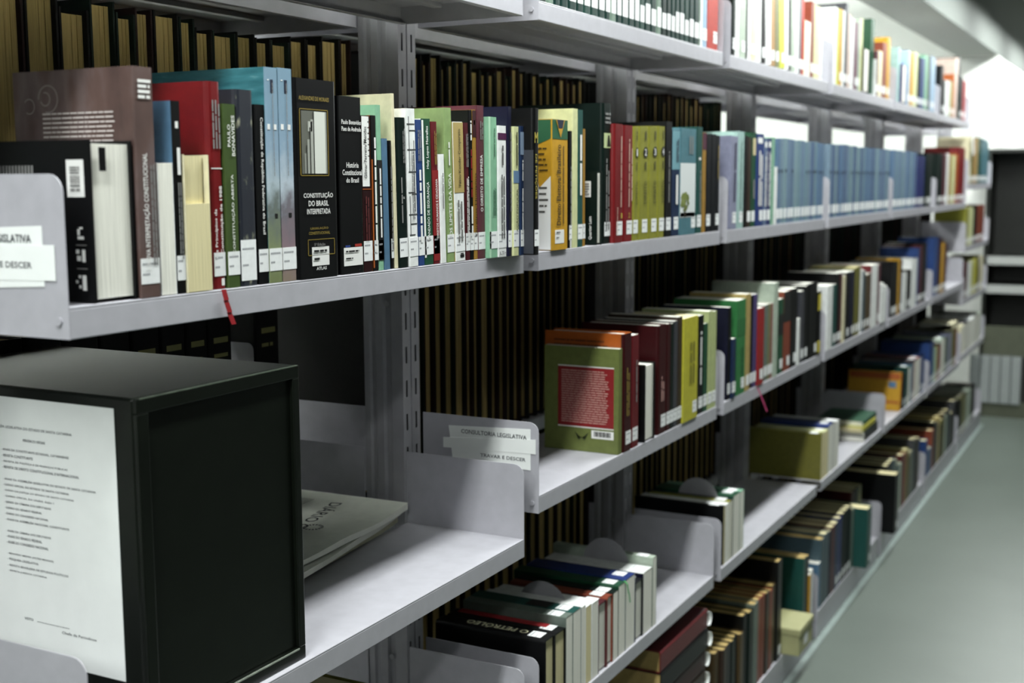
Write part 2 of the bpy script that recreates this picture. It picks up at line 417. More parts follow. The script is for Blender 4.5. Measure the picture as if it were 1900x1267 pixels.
def to_far(mb, mats, loc, tilt):
    R = Matrix.Translation(loc) @ Matrix.Rotation(math.radians(tilt), 4, 'Y')
    n = len(FAR.setdefault('v', []))
    FAR['v'] += [tuple(R @ Vector(v)) for v in mb.v]
    ml = FAR.setdefault('mats', [])
    for mm in mats:
        if mm not in ml: ml.append(mm)
    for f, k in zip(mb.f, mb.m): FAR.setdefault('f', []).append(tuple(i + n for i in f)); FAR.setdefault('m', []).append(ml.index(mats[k]))
def book(x, y, z, t, h, w, kind, colour, flags, tilt, desc, shelf, bay, parts=True, pages=None, rz=0.0, group=None, full=None):
    """one book; metres"""
    cs = colour.split(':'); spine = cs[0]; cov = cs[1] if len(cs) > 1 else cs[0]
    hard = 'h' in flags
    lab = full or '%s, %s from left, %s shelf, %s bay' % (desc, where(shelf, bay), shelf, BAYW[bay])
    zz = z + 0.0006 + (t * math.sin(math.radians(tilt)) if tilt > 0 else 0)
    if kind == 'P' and 'n' not in flags and spine == 'white': pages = PAGEW
    if pages is None: pages = PAGEC if ('n' in flags or spine in ('paleyellow', 'limeyellow2', 'yellow', 'olive2')) else PAGEW
    cm, bt = cover_mb(kind, t, h, w, hard)
    if 'n' in flags:      # worn paperback: cover only as tall as the low block at the front edge
        pass
    pm = pages_mb(kind, t, h, w, hard, bt, 'n' in flags)
    st = None
    if 's' in flags and kind in ('S', 'U'): st = sticker_mbs(kind, t, h, w, hard)
    if 'w' in flags: st = sticker_mbs(kind, t, h, w, hard, 0.006, 0.046)
    m_s, m_c = cmat(spine), cmat(cov)
    g = group or 'books on the %s shelf' % shelf
    if parts:
        r = empty('book', (x, y, zz)); r.rotation_euler = (0, math.radians(tilt), rz)
        cm.build('cover', [m_s, m_c], r)
        pm.build('pages', pages, r)
        if st:
            s = st[0].build('call_number_label', STICK, r)
            if x < 3.0 and st[1].v: st[1].build('printed_number', GREYINK, s)
    else:
        mb = MB(); mb.v = cm.v; mb.f = cm.f; mb.m = cm.m
        mb.add(pm.v, pm.f, 2)
        if st: mb.add(st[0].v, st[0].f, 3)
        to_far(mb, [m_s, m_c, pages, STICK], (x, y, zz), tilt); return None
    tag(r, lab, 'book', g)
    return r

# x, thickness, height (mm), way it stands, colour, setback, depth, lean, flags, description
ROWS = {
 'M1': [
  (875.6, 56.2, 158, 'P', 'black', 2, 190, 0, 'h', 'black hardback shelved backwards, white pages out'),
  (935.0, 27.6, 232, 'S', 'marble', 0, 170, 0, 's', 'tall brown marbled book with white title'),
  (966.3, 22.3, 137, 'P', 'white', 2, 110, 0, '', 'short paperback shelved backwards, white page edges'),
  (990.2, 13.1, 201, 'S', 'black:steel', 2, 140, 0, 's', 'blue paperback with black spine'),
  (1003.7, 38.1, 146, 'P', 'cream', 0, 140, 0, 'n', 'yellowed paperback shelved backwards, notched page edges'),
  (1048.1, 22.2, 225, 'S', 'red', 4, 170, 0, 'sh', 'red hardback with white lettering'),
  (1070.6, 20.2, 202, 'S', 'green', 2, 140, 0, 's', 'green paperback with white capital lettering'),
  (1091.7, 31.2, 219, 'S', 'navyworn', 2, 160, 0, 'hw', 'worn navy hardback with scuffed white spine'),
  (1123.8, 17.5, 204, 'S', 'black', 2, 140, 0, 's', 'slim black paperback with white vertical title'),
  (1141.7, 23.4, 247, 'S', 'paleblue:teal', 1, 170, 0, 's', 'tall pale blue book with plant photograph'),
  (1166.1, 25.8, 248, 'S', 'paleblue2:teal', 1, 170, 0, 's', 'tall pale blue book with pinkish foot'),
  (1192.7, 85.9, 239, 'S', 'black', 0, 165, 0, 'h', 'thick black hardback with column photograph on spine'),
  (1284.9, 49.1, 223, 'S', 'black', 2, 160, 0, '', 'black book with white italic title'),
  (1335.2, 19.9, 201, 'S', 'wine:mint', 2, 140, -0.2, 's', 'wine book with white name panel'),
  (1357.0, 12.1, 202, 'S', 'black:orange', 2, 140, -0.4, 's', 'slim black book with orange edge'),
  (1370.3, 11.6, 216, 'S', 'mint', 2, 140, -0.7, 's', 'slim mint book with black lower spine'),
  (1383.2, 14.4, 173, 'S', 'steel', 2, 120, -1.1, '', 'slim steel blue book'),
  (1406.3, 6.7, 171, 'S', 'black', 6, 120, -1.1, 's', 'thin black pamphlet'),
  (1413.2, 7.3, 233, 'S', 'cream:cream', 4, 165, -1.2, '', 'thin tall cream book'),
  (1421.5, 20.5, 202, 'S', 'darkgreen', 2, 150, -1.3, 's', 'dark green paperback with faint lettering'),
  (1443.7, 21.7, 215, 'S', 'white', 0, 160, -1.4, 's', 'white book with cracked grey spine drawing'),
  (1470.0, 15.0, 201, 'S', 'blue', 2, 140, -1.5, 's', 'slim blue book with white lettering'),
  (1485.7, 23.3, 203, 'S', 'green2:white', 2, 140, -1.6, 's', 'green book with white edge stripe'),
  (1510.5, 16.4, 200, 'S', 'crimson', 2, 140, -1.7, 's', 'dark red book with bright red foot'),
  (1527.2, 14.5, 155, 'S', 'white', 0, 110, -1.7, '', 'short slim white pamphlet'),
  (1548.1, 20.1, 221, 'S', 'lime', 2, 165, -1.7, 's', 'tall light green book with white title'),
  (1568.5, 28.0, 202, 'S', 'white:beige', 0, 140, -1.7, 's', 'white book with beige upper spine'),
  (1601.6, 13.0, 202, 'S', 'maroon', 2, 140, -1.2, 's', 'slim maroon book'),
  (1615.4, 10.7, 221, 'S', 'black', 2, 150, -1, 's', 'slim black book with red lettering'),
  (1626.9, 10.8, 222, 'S', 'ochre', 2, 150, -1, 's', 'slim ochre book with dark head'),
  (1638.0, 21.5, 229, 'S', 'plum', 1, 155, -0.8, 's', 'plum book with white serif title'),
  (1659.9, 25.8, 213, 'S', 'mint', -6, 140, -0.4, 's', 'mint green book beside a white one'),
  (1686.0, 27.2, 201, 'S', 'white', -7, 140, 0, 's', 'white book with purple band'),
  (1713.4, 12.1, 231, 'S', 'navy', -10, 160, 0, 's', 'tall navy book'),
  (1725.9, 17.9, 201, 'S', 'paleyellow', -13, 140, 0, 's', 'pale yellow book with blue patch'),
  (1744.0, 10.7, 202, 'S', 'navy2', -16, 140, 0, 's', 'slim dark blue book with pale head panel'),
  (1755.0, 19.4, 230, 'S', 'black', -34, 165, 0, 'sh', 'black hardback with yellow capitals'),
 ],
 'M2': [
  (1883.7, 62.0, 219, 'S', 'yellow', -3, 140, 0, '', 'thick yellow book with green head'),
  (1963.0, 11.1, 202, 'S', 'black', 2, 130, 0, 's', 'thin black book'),
  (1976.4, 21.5, 241, 'S', 'paleyellow', 2, 165, 0, '', 'tall pale yellow book'),
  (1999.0, 20.7, 240, 'S', 'teal2', 2, 160, 0, 's', 'tall teal book with white lettering'),
  (2029.7, 9.4, 208, 'S', 'ochre', 6, 130, 0, 's', 'thin ochre book'),
  (2077.0, 23.3, 134, 'P', 'darkgreen', 0, 110, 0, 'h', 'small dark green book shelved backwards'),
  (2116.5, 39.3, 258, 'S', 'darkgreen', 6, 175, 0, 'hs', 'tall dark green hardback with photo square'),
  (2156.1, 44.4, 222, 'S', 'red', 0, 160, 0, 'hs', 'dark red hardback, first volume'),
  (2204.3, 47.6, 221, 'S', 'red2', 1, 160, 0, 'hs', 'dark red hardback, second volume'),
  (2253.3, 26.6, 220, 'S', 'olive', 1, 160, 0, 'hs', 'olive yellow hardback with numeral one'),
  (2281.3, 50.4, 222, 'S', 'olive', 1, 160, 0, 'hs', 'olive yellow hardback with numeral two'),
  (2333.2, 49.3, 224, 'S', 'olive', 1, 160, 0, 'hs', 'olive yellow hardback with numeral three'),
  (2384.0, 41.7, 226, 'S', 'olive', 1, 160, 0, 'hs', 'olive yellow hardback with numeral four'),
  (2428.8, 36.5, 237, 'S', 'black', 1, 165, 0, 's', 'black book with faint title'),
  (2466.9, 44.1, 221, 'S', 'navy2', 1, 150, 0, 's', 'navy book with cyan head'),
  (2511.3, 105.1, 227, 'S', 'tealgrey', 0, 160, 0, 'hs', 'thick teal book with tree picture'),
  (2623.9, 36.1, 233, 'S', 'teal2', 2, 160, 0, 's', 'dark teal book'),
  (2661.8, 23.9, 222, 'S', 'ochre', 2, 140, 0, '', 'thin ochre book with maroon head'),
  (2689.4, 33.8, 217, 'S', 'navyblack', 2, 150, 0, 's', 'navy black book'),
  (2725.1, 32.6, 220, 'S', 'navyblack', 2, 150, 0, '', 'navy black book'),
  (2758.1, 23.1, 218, 'S', 'navyblack', 2, 150, 0, 's', 'navy black book with gold lettering'),
 ],
 'M3': [
  (2858.7, 52.4, 220, 'S', 'lavender', 1, 140, 1.2, 's', 'lavender book with dark title'),
  (2913.3, 51.9, 233, 'S', 'mintgrey', 1, 165, 0, 's', 'pale mint book'),
  (2972.8, 26.7, 224, 'S', 'black', 2, 150, 0, '', 'slim black book'),
  (3001.7, 27.1, 221, 'S', 'brown', 2, 150, 0, 's', 'slim brown book'),
  (3031.1, 36.8, 234, 'S', 'green2', 2, 150, 0, 's', 'green book with cream head'),
  (3068.2, 65.1, 232, 'S', 'royal', 1, 160, 0, 's', 'royal blue book with white lettering'),
  (3135.7, 31.7, 222, 'S', 'greyblue', 1, 160, 0, 's', 'grey blue book with silver lettering'),
  (3169.8, 32.3, 223, 'S', 'indigo', 1, 160, 0, 's', 'indigo book with silver lettering'),
  (3204.6, 27.8, 227, 'S', 'mint2', 1, 150, 0, '', 'mint green book'),
  (3232.8, 27.0, 151, 'S', 'white', 0, 110, 0, '', 'short thin white pamphlet'),
 ],
 'M5b': [
  (5360.5, 41.6, 213, 'S', 'indigo', 2, 150, 0, 's', 'indigo book'),
  (5402.5, 41.6, 213, 'S', 'indigo', 2, 150, 0, 's', 'indigo book'),
  (5444.4, 41.6, 215, 'S', 'indigo', 2, 150, 0, 's', 'indigo book'),
  (5486.4, 41.6, 211, 'S', 'indigo', 2, 150, 0, 's', 'indigo book'),
  (5582.0, 41.0, 227, 'S', 'darkgreen', 2, 160, 0, 's', 'dark green book'),
  (5623.4, 41.0, 227, 'S', 'darkgreen', 2, 160, 0, 's', 'dark green book'),
  (5664.8, 41.0, 227, 'S', 'darkgreen', 2, 160, 0, 's', 'dark green book'),
 ],
 'M6': [
  (5879.8, 45.2, 232, 'S', 'darkgreen', 2, 160, 0, 's', 'dark green book'),
  (5925.4, 45.2, 230, 'S', 'darkgreen', 2, 160, 0, 's', 'dark green book'),
  (5970.9, 45.2, 228, 'S', 'darkgreen', 2, 160, 0, 's', 'dark green book'),
  (6032.1, 39.1, 234, 'S', 'plum', 2, 150, 0, 's', 'dark plum book'),
  (6071.6, 39.1, 230, 'S', 'plum', 2, 150, 0, 's', 'dark plum book'),
  (6127.0, 32.0, 236, 'S', 'white', 2, 150, 0, 's', 'white book'),
  (6159.4, 32.0, 236, 'S', 'white', 2, 150, 0, 's', 'white book'),
  (6208.2, 41.2, 232, 'S', 'beige', 2, 140, 0, 's', 'beige book'),
  (6249.8, 41.2, 232, 'S', 'beige', 2, 140, 0, 's', 'beige book'),
  (6308.4, 42.5, 230, 'S', 'paleyellow', 2, 140, 0, 's', 'yellow book with black spots'),
  (6351.3, 42.5, 232, 'S', 'paleyellow', 2, 140, 0, 's', 'yellow book with black spots'),
  (6411.6, 34.9, 241, 'S', 'orange', 2, 140, 0, 's', 'orange book'),
  (6446.9, 34.9, 237, 'S', 'orange', 2, 140, 0, 's', 'orange book'),
  (6500.0, 40.1, 273, 'S', 'red', 2, 170, 0, 'hs', 'tall red hardback'),
  (6540.5, 40.1, 273, 'S', 'red', 2, 170, 0, 'hs', 'tall red hardback'),
  (6581.1, 40.1, 273, 'S', 'red', 2, 170, 0, 'hs', 'tall red hardback'),
  (6621.6, 40.1, 269, 'S', 'red', 2, 170, 0, 'hs', 'tall red hardback'),
  (6662.2, 40.1, 273, 'S', 'red', 2, 170, 0, 'hs', 'tall red hardback'),
 ],
 'T2x': [
  (2636.5, 12.5, 225, 'S', 'white', 2, 140, 0, '', 'thin white book'),
  (2650.8, 25.3, 225, 'S', 'skyblue', 2, 150, 0, 's', 'white and blue book'),
  (2679.7, 70.9, 225, 'S', 'vermilion', 2, 150, 0, 's', 'bright red book with white sticker'),
 ],
 'T3': [
  (2861.2, 18.5, 230, 'S', 'darkgreen', 2, 160, 0, 's', 'dark green book'),
  (2881.8, 29.2, 225, 'S', 'white', 2, 150, 0, 's', 'white book with grey streak'),
  (2913.1, 49.2, 225, 'S', 'palegreen', 2, 150, 0, 's', 'pale grey green book'),
  (2964.5, 10.9, 225, 'S', 'darkgreen', 2, 150, 0, '', 'thin dark green book'),
  (2979.8, 26.5, 225, 'S', 'white', 2, 150, -0.5, 's', 'white book'),
  (3013.0, 29.3, 220, 'S', 'cream', 2, 150, -1.5, 's', 'cream book'),
  (3051.4, 41.6, 220, 'S', 'white', 2, 150, -2.6, 's', 'thick white book'),
  (3102.4, 28.5, 220, 'S', 'black', 2, 150, -3.8, 's', 'black leaning book'),
  (3138.1, 46.2, 218, 'S', 'white', 2, 150, -4.6, 's', 'white leaning book'),
  (3186.7, 32.3, 220, 'S', 'tan', 2, 150, -4.8, 's', 'tan leaning book'),
  (3221.6, 38.1, 220, 'S', 'olivegrey', 2, 150, -4.9, 's', 'olive grey leaning book'),
  (3262.3, 49.5, 220, 'S', 'limeyellow', 2, 150, -4.9, 's', 'bright lime yellow leaning book'),
  (3314.4, 34.7, 220, 'S', 'white', 2, 150, -4.8, 's', 'white leaning book'),
  (3351.8, 21.7, 220, 'S', 'black', 2, 150, -4.5, 's', 'slim black leaning book'),
  (3376.2, 38.6, 215, 'S', 'palegreen', 2, 150, -3.5, 's', 'pale green leaning book'),
  (3417.6, 30.9, 215, 'S', 'white', 2, 150, -2.5, 's', 'white book'),
  (3451.3, 25.7, 212, 'S', 'greypattern', 2, 150, -1.5, 's', 'grey patterned book'),
  (3479.9, 23.2, 212, 'S', 'vermilion', 2, 150, -1, 's', 'slim orange red book'),
  (3503.4, 60.1, 150, 'P', 'cream', 0, 110, 0, '', 'short cream book shelved backwards'),
  (3574.4, 36.6, 210, 'S', 'rust', 2, 150, 0, 's', 'rust red book'),
  (3614.0, 31.0, 205, 'S', 'paleyellow', 2, 150, 0, 's', 'pale yellow book'),
  (3648.2, 34.8, 205, 'S', 'cream', 2, 150, 0, 's', 'cream book'),
  (3686.2, 25.7, 205, 'S', 'white', 2, 150, 0, 's', 'white book'),
 ],
 'T4': [
  (3855.6, 34.9, 228, 'S', 'white', 2, 150, 0, 's', 'pale white book'),
  (3894.0, 24.8, 227, 'S', 'limeyellow', 2, 150, 0, '', 'lime yellow book'),
  (3922.4, 39.6, 230, 'S', 'yellow', 2, 150, 0, 's', 'yellow book'),
  (3965.6, 25.6, 230, 'S', 'white', 2, 150, 0, 's', 'white book'),
  (3994.9, 33.4, 257, 'S', 'darkgrey', 2, 170, 0, 's', 'tall dark grey book'),
  (4035.9, 37.9, 228, 'S', 'palepink', 2, 150, 0, 's', 'pale pink book'),
  (4077.6, 42.5, 219, 'S', 'white', 2, 150, 0, 's', 'white book with black head'),
  (4124.0, 55.3, 213, 'S', 'mauve', 2, 150, 0, 's', 'mauve book'),
  (4183.3, 32.3, 230, 'S', 'palegreen', 2, 150, 0, 's', 'pale green book'),
  (4219.6, 28.7, 234, 'S', 'paleyellow', 2, 150, 0, '', 'pale yellow book'),
  (4248.6, 89.2, 144, 'P', 'black', -4, 130, 0, 'h', 'short black book with white sticker'),
  (4423.4, 53.3, 257, 'S', 'green2', 12, 165, 0, '', 'tall green book'),
  (4477.0, 3.0, 124, 'S', 'white', 2, 120, 0, '', 'thin white book'),
  (4480.3, 29.0, 153, 'S', 'plum', 2, 130, 0, 's', 'dark plum book'),
  (4513.9, 60.5, 157, 'S', 'cream', 2, 130, 0, 's', 'cream book'),
  (4579.2, 35.6, 192, 'S', 'rust', 2, 150, 0, 's', 'rust red book'),
  (4615.1, 35.6, 192, 'S', 'rust', 2, 150, 0, 's', 'rust red book'),
  (4655.9, 54.1, 217, 'S', 'yellow', 2, 150, 0, 's', 'yellow book with pale blue foot'),
 ],
 'T5': [
  (4885.1, 42.7, 203, 'S', 'mintgrey', 6, 150, 0, '', 'pale mint book'),
  (4928.1, 87.8, 144, 'P', 'purple', -4, 110, 0, 'h', 'short purple book with white label'),
  (5054.9, 51.4, 205, 'S', 'skyblue', 2, 150, 0, 's', 'pale blue book'),
  (5112.1, 37.7, 200, 'S', 'yellow', 2, 150, 0, 's', 'yellow book with black lettering'),
  (5150.2, 37.7, 200, 'S', 'yellow', 2, 150, 0, 's', 'yellow book with black lettering'),
  (5194.2, 38.8, 212, 'S', 'paleyellow', 2, 150, 0, 's', 'pale yellow book'),
  (5233.4, 38.8, 212, 'S', 'paleyellow', 2, 150, 0, 's', 'pale yellow book'),
  (5296.5, 30.7, 205, 'S', 'darkgreen', 4, 150, 0, 's', 'dark green book'),
  (5327.6, 30.7, 203, 'S', 'darkgreen', 4, 150, 0, 's', 'dark green book'),
  (5359.1, 38.2, 202, 'S', 'blue', 2, 150, 0, 's', 'blue book with pale foot'),
  (5397.7, 38.2, 204, 'S', 'blue', 2, 150, 0, 's', 'blue book with pale foot'),
  (5442.7, 42.4, 223, 'S', 'mint2', 2, 150, 0, 's', 'mint green book'),
  (5485.5, 42.4, 223, 'S', 'mint2', 2, 150, 0, 's', 'mint green book'),
  (5541.7, 40.5, 227, 'S', 'darkgrey', 2, 160, 0, '', 'thin dark grey book'),
  (5589.0, 39.0, 230, 'S', 'skyblue', 2, 150, 0, 's', 'pale blue book with white foot'),
  (5628.4, 39.0, 226, 'S', 'skyblue', 2, 150, 0, 's', 'pale blue book with white foot'),
  (5667.7, 39.0, 228, 'S', 'skyblue', 2, 150, 0, 's', 'pale blue book with white foot'),
 ],
 'T6': [
  (5867.0, 60.2, 213, 'S', 'black', 2, 150, 0, 's', 'black book'),
  (5934.9, 53.8, 151, 'S', 'darkgreen', 2, 130, 0, 's', 'dark green book'),
  (5996.4, 42.9, 156, 'S', 'white', 2, 130, 0, 's', 'white book'),
  (6039.7, 42.9, 154, 'S', 'white', 2, 130, 0, 's', 'white book'),
  (6091.0, 56.5, 162, 'S', 'palegreen', 2, 130, 0, 's', 'pale green book'),
  (6155.6, 57.6, 161, 'S', 'beige', 2, 130, 0, 's', 'beige book'),
  (6221.5, 41.9, 200, 'S', 'orange', 2, 150, 0, 's', 'orange book'),
  (6285.6, 38.1, 280, 'S', 'palepink', 4, 160, 0, '', 'tall pink book'),
  (6324.1, 38.1, 284, 'S', 'palepink', 4, 160, 0, '', 'tall pink book'),
  (6371.3, 61.3, 293, 'S', 'black', 4, 160, 0, '', 'tall black book'),
  (6432.9, 46.1, 207, 'S', 'darkgreen', 2, 140, 0, 's', 'dark green book'),
  (6479.4, 46.1, 205, 'S', 'darkgreen', 2, 140, 0, 's', 'dark green book'),
  (6535.0, 50.5, 193, 'S', 'crimson2', 2, 140, 0, 's', 'bright red book'),
  (6585.9, 50.5, 191, 'S', 'crimson2', 2, 140, 0, 's', 'bright red book'),
 ],
 'H2': [
  (2190.7, 17.7, 208, 'S', 'olivegreen', 2, 160, 0, '', 'olive green book with red panel facing out'),
  (2210.4, 43.1, 235, 'S', 'maroon2:orange', 0, 170, 0, 'hs', 'maroon hardback with orange cover'),
  (2257.4, 34.4, 227, 'S', 'crimson', 1, 165, 0, 's', 'crimson book with pale lettering'),
  (2319.5, 54.4, 160, 'P', 'black', -2, 110, 0, 'h', 'short black hardback shelved backwards'),
  (2400.3, 49.3, 231, 'S', 'maroon2', 1, 175, 0, 'hs', 'tall maroon hardback'),
  (2451.2, 21.2, 230, 'S', 'maroon2', 1, 170, 0, 's', 'slim maroon book'),
  (2474.0, 18.2, 228, 'S', 'darkgreen', 1, 165, 0, 's', 'slim dark green book'),
  (2493.8, 21.8, 231, 'S', 'darkgrey', 1, 165, 0, 's', 'slim grey book'),
  (2517.3, 27.3, 238, 'S', 'brown', 1, 165, 0, 's', 'brown book'),
  (2544.9, 94.2, 231, 'S', 'limeyellow2', -2, 150, 0, 's', 'thick yellow book'),
  (2652.3, 37.2, 227, 'S', 'black', 2, 165, 0, 's', 'black book with white title'),
  (2691.4, 28.5, 205, 'S', 'green2', 2, 150, 0, 's', 'dark green book with pale head'),
  (2720.2, 29.7, 231, 'S', 'paleyellow2', 1, 165, 0, 's', 'pale yellow green book'),
  (2751.9, 25.6, 228, 'S', 'paleyellow2', 1, 165, 0, 's', 'pale yellow green twin book'),
 ],
 'H3': [
  (2870.4, 23.2, 226, 'S', 'black:navy', 2, 170, 0, 's', 'black book with navy head'),
  (2893.9, 27.9, 147, 'S', 'navy2', -2, 110, 0, 's', 'short thin navy book'),
  (2932.5, 71.1, 237, 'S', 'brightgreen', 0, 165, 0, 's', 'bright green book'),
  (3008.1, 36.7, 247, 'S', 'beige', 0, 150, 0, 's', 'beige book with torn head'),
  (3053.8, 21.1, 240, 'S', 'black', 2, 150, 0, 's', 'slim black book'),
  (3075.1, 32.0, 241, 'S', 'violet', 1, 150, 0, 's', 'violet book'),
  (3107.5, 52.9, 202, 'S', 'vermilion2', -2, 130, 0, 's', 'bright red book'),
  (3176.5, 32.6, 204, 'S', 'greygreen', 2, 140, 0, 's', 'grey green book'),
  (3211.7, 23.0, 204, 'S', 'olivegrey', 2, 140, 0, 's', 'olive grey book'),
  (3237.2, 20.7, 203, 'S', 'dustypink', 2, 140, 0, 's', 'slim dusty pink book'),
  (3258.2, 40.0, 256, 'S', 'palegreen', 0, 175, 0, '', 'tall pale grey book'),
  (3315.9, 46.1, 207, 'S', 'green2', 2, 140, 0, 's', 'dark green book with black band'),
  (3364.7, 69.9, 224, 'S', 'rust', 2, 150, 0, 's', 'rust orange book with black head'),
  (3437.5, 66.6, 226, 'S', 'black', 2, 165, 0, 's', 'black book'),
  (3504.4, 24.0, 136, 'S', 'white', -1, 110, 0, '', 'short thin white pamphlet'),
  (3542.7, 42.4, 211, 'S', 'darkgrey', 2, 150, 0, 's', 'dark grey book'),
  (3588.2, 40.3, 223, 'S', 'black', 2, 150, 0, 's', 'black book'),
  (3628.8, 108.1, 226, 'S', 'black', 1, 170, 0, 'hs', 'thick black hardback'),
  (3737.1, 34.8, 196, 'S', 'black', -1, 150, 0, 'y', 'black book with yellow patches'),
 ],
 'H4': [
  (3858.1, 67.2, 202, 'S', 'white', 0, 160, 0, '', 'white book with teal edge'),
  (3937.3, 47.4, 200, 'S', 'teal2', 2, 160, 0, 's', 'teal book'),
  (3988.4, 40.9, 233, 'S', 'black', 2, 165, 0, 's', 'black book with red edge'),
  (4033.1, 30.3, 228, 'S', 'maroon', 2, 150, 0, 's', 'slim maroon book'),
  (4063.6, 37.1, 219, 'S', 'cream', 0, 150, 0, '', 'slim cream book'),
  (4113.4, 59.1, 227, 'S', 'black', 2, 150, 0, 's', 'black book'),
  (4176.5, 64.9, 226, 'S', 'navy', 2, 150, 0, 's', 'navy book'),
  (4245.5, 41.5, 234, 'S', 'olive2', 2, 160, 0, 's', 'olive book'),
  (4287.4, 41.5, 236, 'S', 'olive2', 2, 160, 0, 's', 'olive book'),
  (4333.5, 34.4, 223, 'S', 'white', 2, 150, 0, 's', 'slim white book'),
  (4372.2, 43.7, 214, 'S', 'slate', 2, 150, 0, 's', 'slate blue book'),
  (4420.4, 44.6, 198, 'S', 'brown2', 2, 150, 0, 's', 'olive brown book'),
  (4465.4, 44.6, 200, 'S', 'brown2', 2, 150, 0, 's', 'olive brown book'),
  (4510.7, 50.7, 226, 'S', 'white:crimson', 0, 165, 0, '', 'white book with red edge'),
  (4561.8, 50.7, 226, 'S', 'white:crimson', 0, 165, 0, '', 'white book with red edge'),
  (4627.6, 43.5, 223, 'S', 'plum', 2, 160, 0, 's', 'slim plum book'),
  (4671.4, 43.7, 150, 'S', 'white', -2, 120, 0, '', 'short white pamphlet'),
  (4720.1, 55.4, 136, 'S', 'white', -2, 120, 0, '', 'short white pamphlet'),
 ],
 'H5': [
  (4889.6, 39.3, 213, 'S', 'black', 2, 165, 0, 's', 'black book'),
  (4929.3, 39.3, 211, 'S', 'black', 2, 165, 0, 's', 'black book'),
  (4968.9, 39.3, 213, 'S', 'black', 2, 165, 0, 's', 'black book'),
  (5014.1, 44.7, 221, 'S', 'yellow', 2, 165, 0, '', 'slim yellow book'),
  (5064.4, 39.7, 214, 'S', 'navy', 2, 160, 0, 's', 'slim navy book'),
  (5104.4, 87.9, 160, 'S', 'white', -1, 130, 0, '', 'short white book'),
  (5214.9, 44.9, 164, 'S', 'black', 2, 140, 0, 's', 'black book'),
  (5260.1, 44.9, 160, 'S', 'black', 2, 140, 0, 's', 'black book'),
  (5305.9, 41.4, 198, 'S', 'white', 1, 165, 0, '', 'white book'),
  (5347.7, 41.4, 202, 'S', 'white', 1, 165, 0, '', 'white book'),
  (5389.5, 41.4, 202, 'S', 'white', 1, 165, 0, '', 'white book'),
  (5443.5, 45.3, 242, 'S', 'blue', 2, 160, 0, 's', 'slim blue book'),
  (5495.3, 32.6, 248, 'S', 'maroon', 2, 160, 0, 's', 'maroon book'),
  (5528.4, 32.6, 250, 'S', 'maroon', 2, 160, 0, 's', 'maroon book'),
  (5568.1, 50.6, 256, 'S', 'black', 2, 160, 0, 's', 'black book'),
  (5619.2, 50.6, 254, 'S', 'black', 2, 160, 0, 's', 'black book'),
 ],
 'H6': [
  (5877.4, 34.6, 268, 'S', 'blue', 2, 165, 0, 's', 'blue book with red and white head'),
  (5912.4, 34.6, 264, 'S', 'blue', 2, 165, 0, 's', 'blue book with red and white head'),
  (5947.5, 34.6, 266, 'S', 'blue', 2, 165, 0, 's', 'blue book with red and white head'),
  (5990.1, 38.3, 255, 'S', 'maroon2', 2, 160, 0, 's', 'maroon book'),
  (6028.8, 38.3, 259, 'S', 'maroon2', 2, 160, 0, 's', 'maroon book'),
  (6067.8, 40.6, 231, 'S', 'yellow', 0, 150, 0, 's', 'yellow book'),
  (6108.8, 40.6, 235, 'S', 'yellow', 0, 150, 0, 's', 'yellow book'),
  (6170.8, 36.4, 226, 'S', 'maroon', 2, 150, 0, 's', 'dark red book'),
  (6207.6, 36.4, 226, 'S', 'maroon', 2, 150, 0, 's', 'dark red book'),
 ],
}

SHELFZ = dict(M='eye', T='top', H='third')
NEAR = {}
for key, rows in ROWS.items():
    lvl = SHELFZ[key[0]]; bay = int(key[1]) - 1
    sname = {'eye': 'eye-level', 'top': 'top', 'third': 'third'}[lvl]
    if key == 'M5b' or key == 'T2x': continue      # placed after the long sets below
    for i, (x, t, h, kind, colr, ys, dep, tilt, fl, desc) in enumerate(rows):
        NEAR[(key, i)] = (book(x / 1000, ys / 1000, LV[lvl] + LIP, t / 1000, h / 1000, dep / 1000, kind, colr, fl, tilt, desc, sname, bay, parts=x < 4850), t / 1000, h / 1000, dep / 1000, kind)
    if key == 'T2': pass

# long run of matching sky blue volumes, eye-level shelf, third to fifth bays
rnd = random.Random(3)
for bay, xa, xb in ((2, 3.263, 3.782), (3, 3.843, 4.780), (4, 4.843, 5.350)):
    x = xa
    while x < xb - 0.02:
        t = rnd.uniform(0.030, 0.042)
        if x + t > xb: t = xb - x - 0.0005
        hh = 0.226 + rnd.uniform(-0.003, 0.002)
        o = book(x, 0.001 + rnd.uniform(0, .003), LV['eye'] + LIP, t, hh, 0.16, 'S', 'setblue%d' % rnd.randrange(7), 'hs', 0, 'sky blue cloth volume with black number', 'eye-level', bay, parts=x < 4.84, group='sky blue volumes')
        if o and rnd.random() < .7: MB().box(t * .3, t * .66, -.0004, 0, hh * .60, hh * .60 + .009).build('volume_number', ink('n'), o)
        x += t + 0.0004
# dark green bound set on the top shelf, second bay
x = bx0(1) + 0.008
while x < 2.628:
    t = rnd.uniform(0.024, 0.033)
    if x + t > 2.632: t = 2.632 - x
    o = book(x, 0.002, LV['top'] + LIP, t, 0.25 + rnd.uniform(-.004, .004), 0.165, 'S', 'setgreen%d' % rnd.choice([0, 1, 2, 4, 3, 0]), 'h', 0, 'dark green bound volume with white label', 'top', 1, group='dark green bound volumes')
    hh = rnd.uniform(0.030, 0.042)
    s = MB().box(t * .12, t * .88, -.0004, 0, 0.014, 0.014 + hh).build('call_number_label', STICK, o)
    MB().box(t * .3, t * .7, -.0004, 0, 0.11, 0.20).build('title_panel', ink('gy'), o)
    x += t + 0.0004
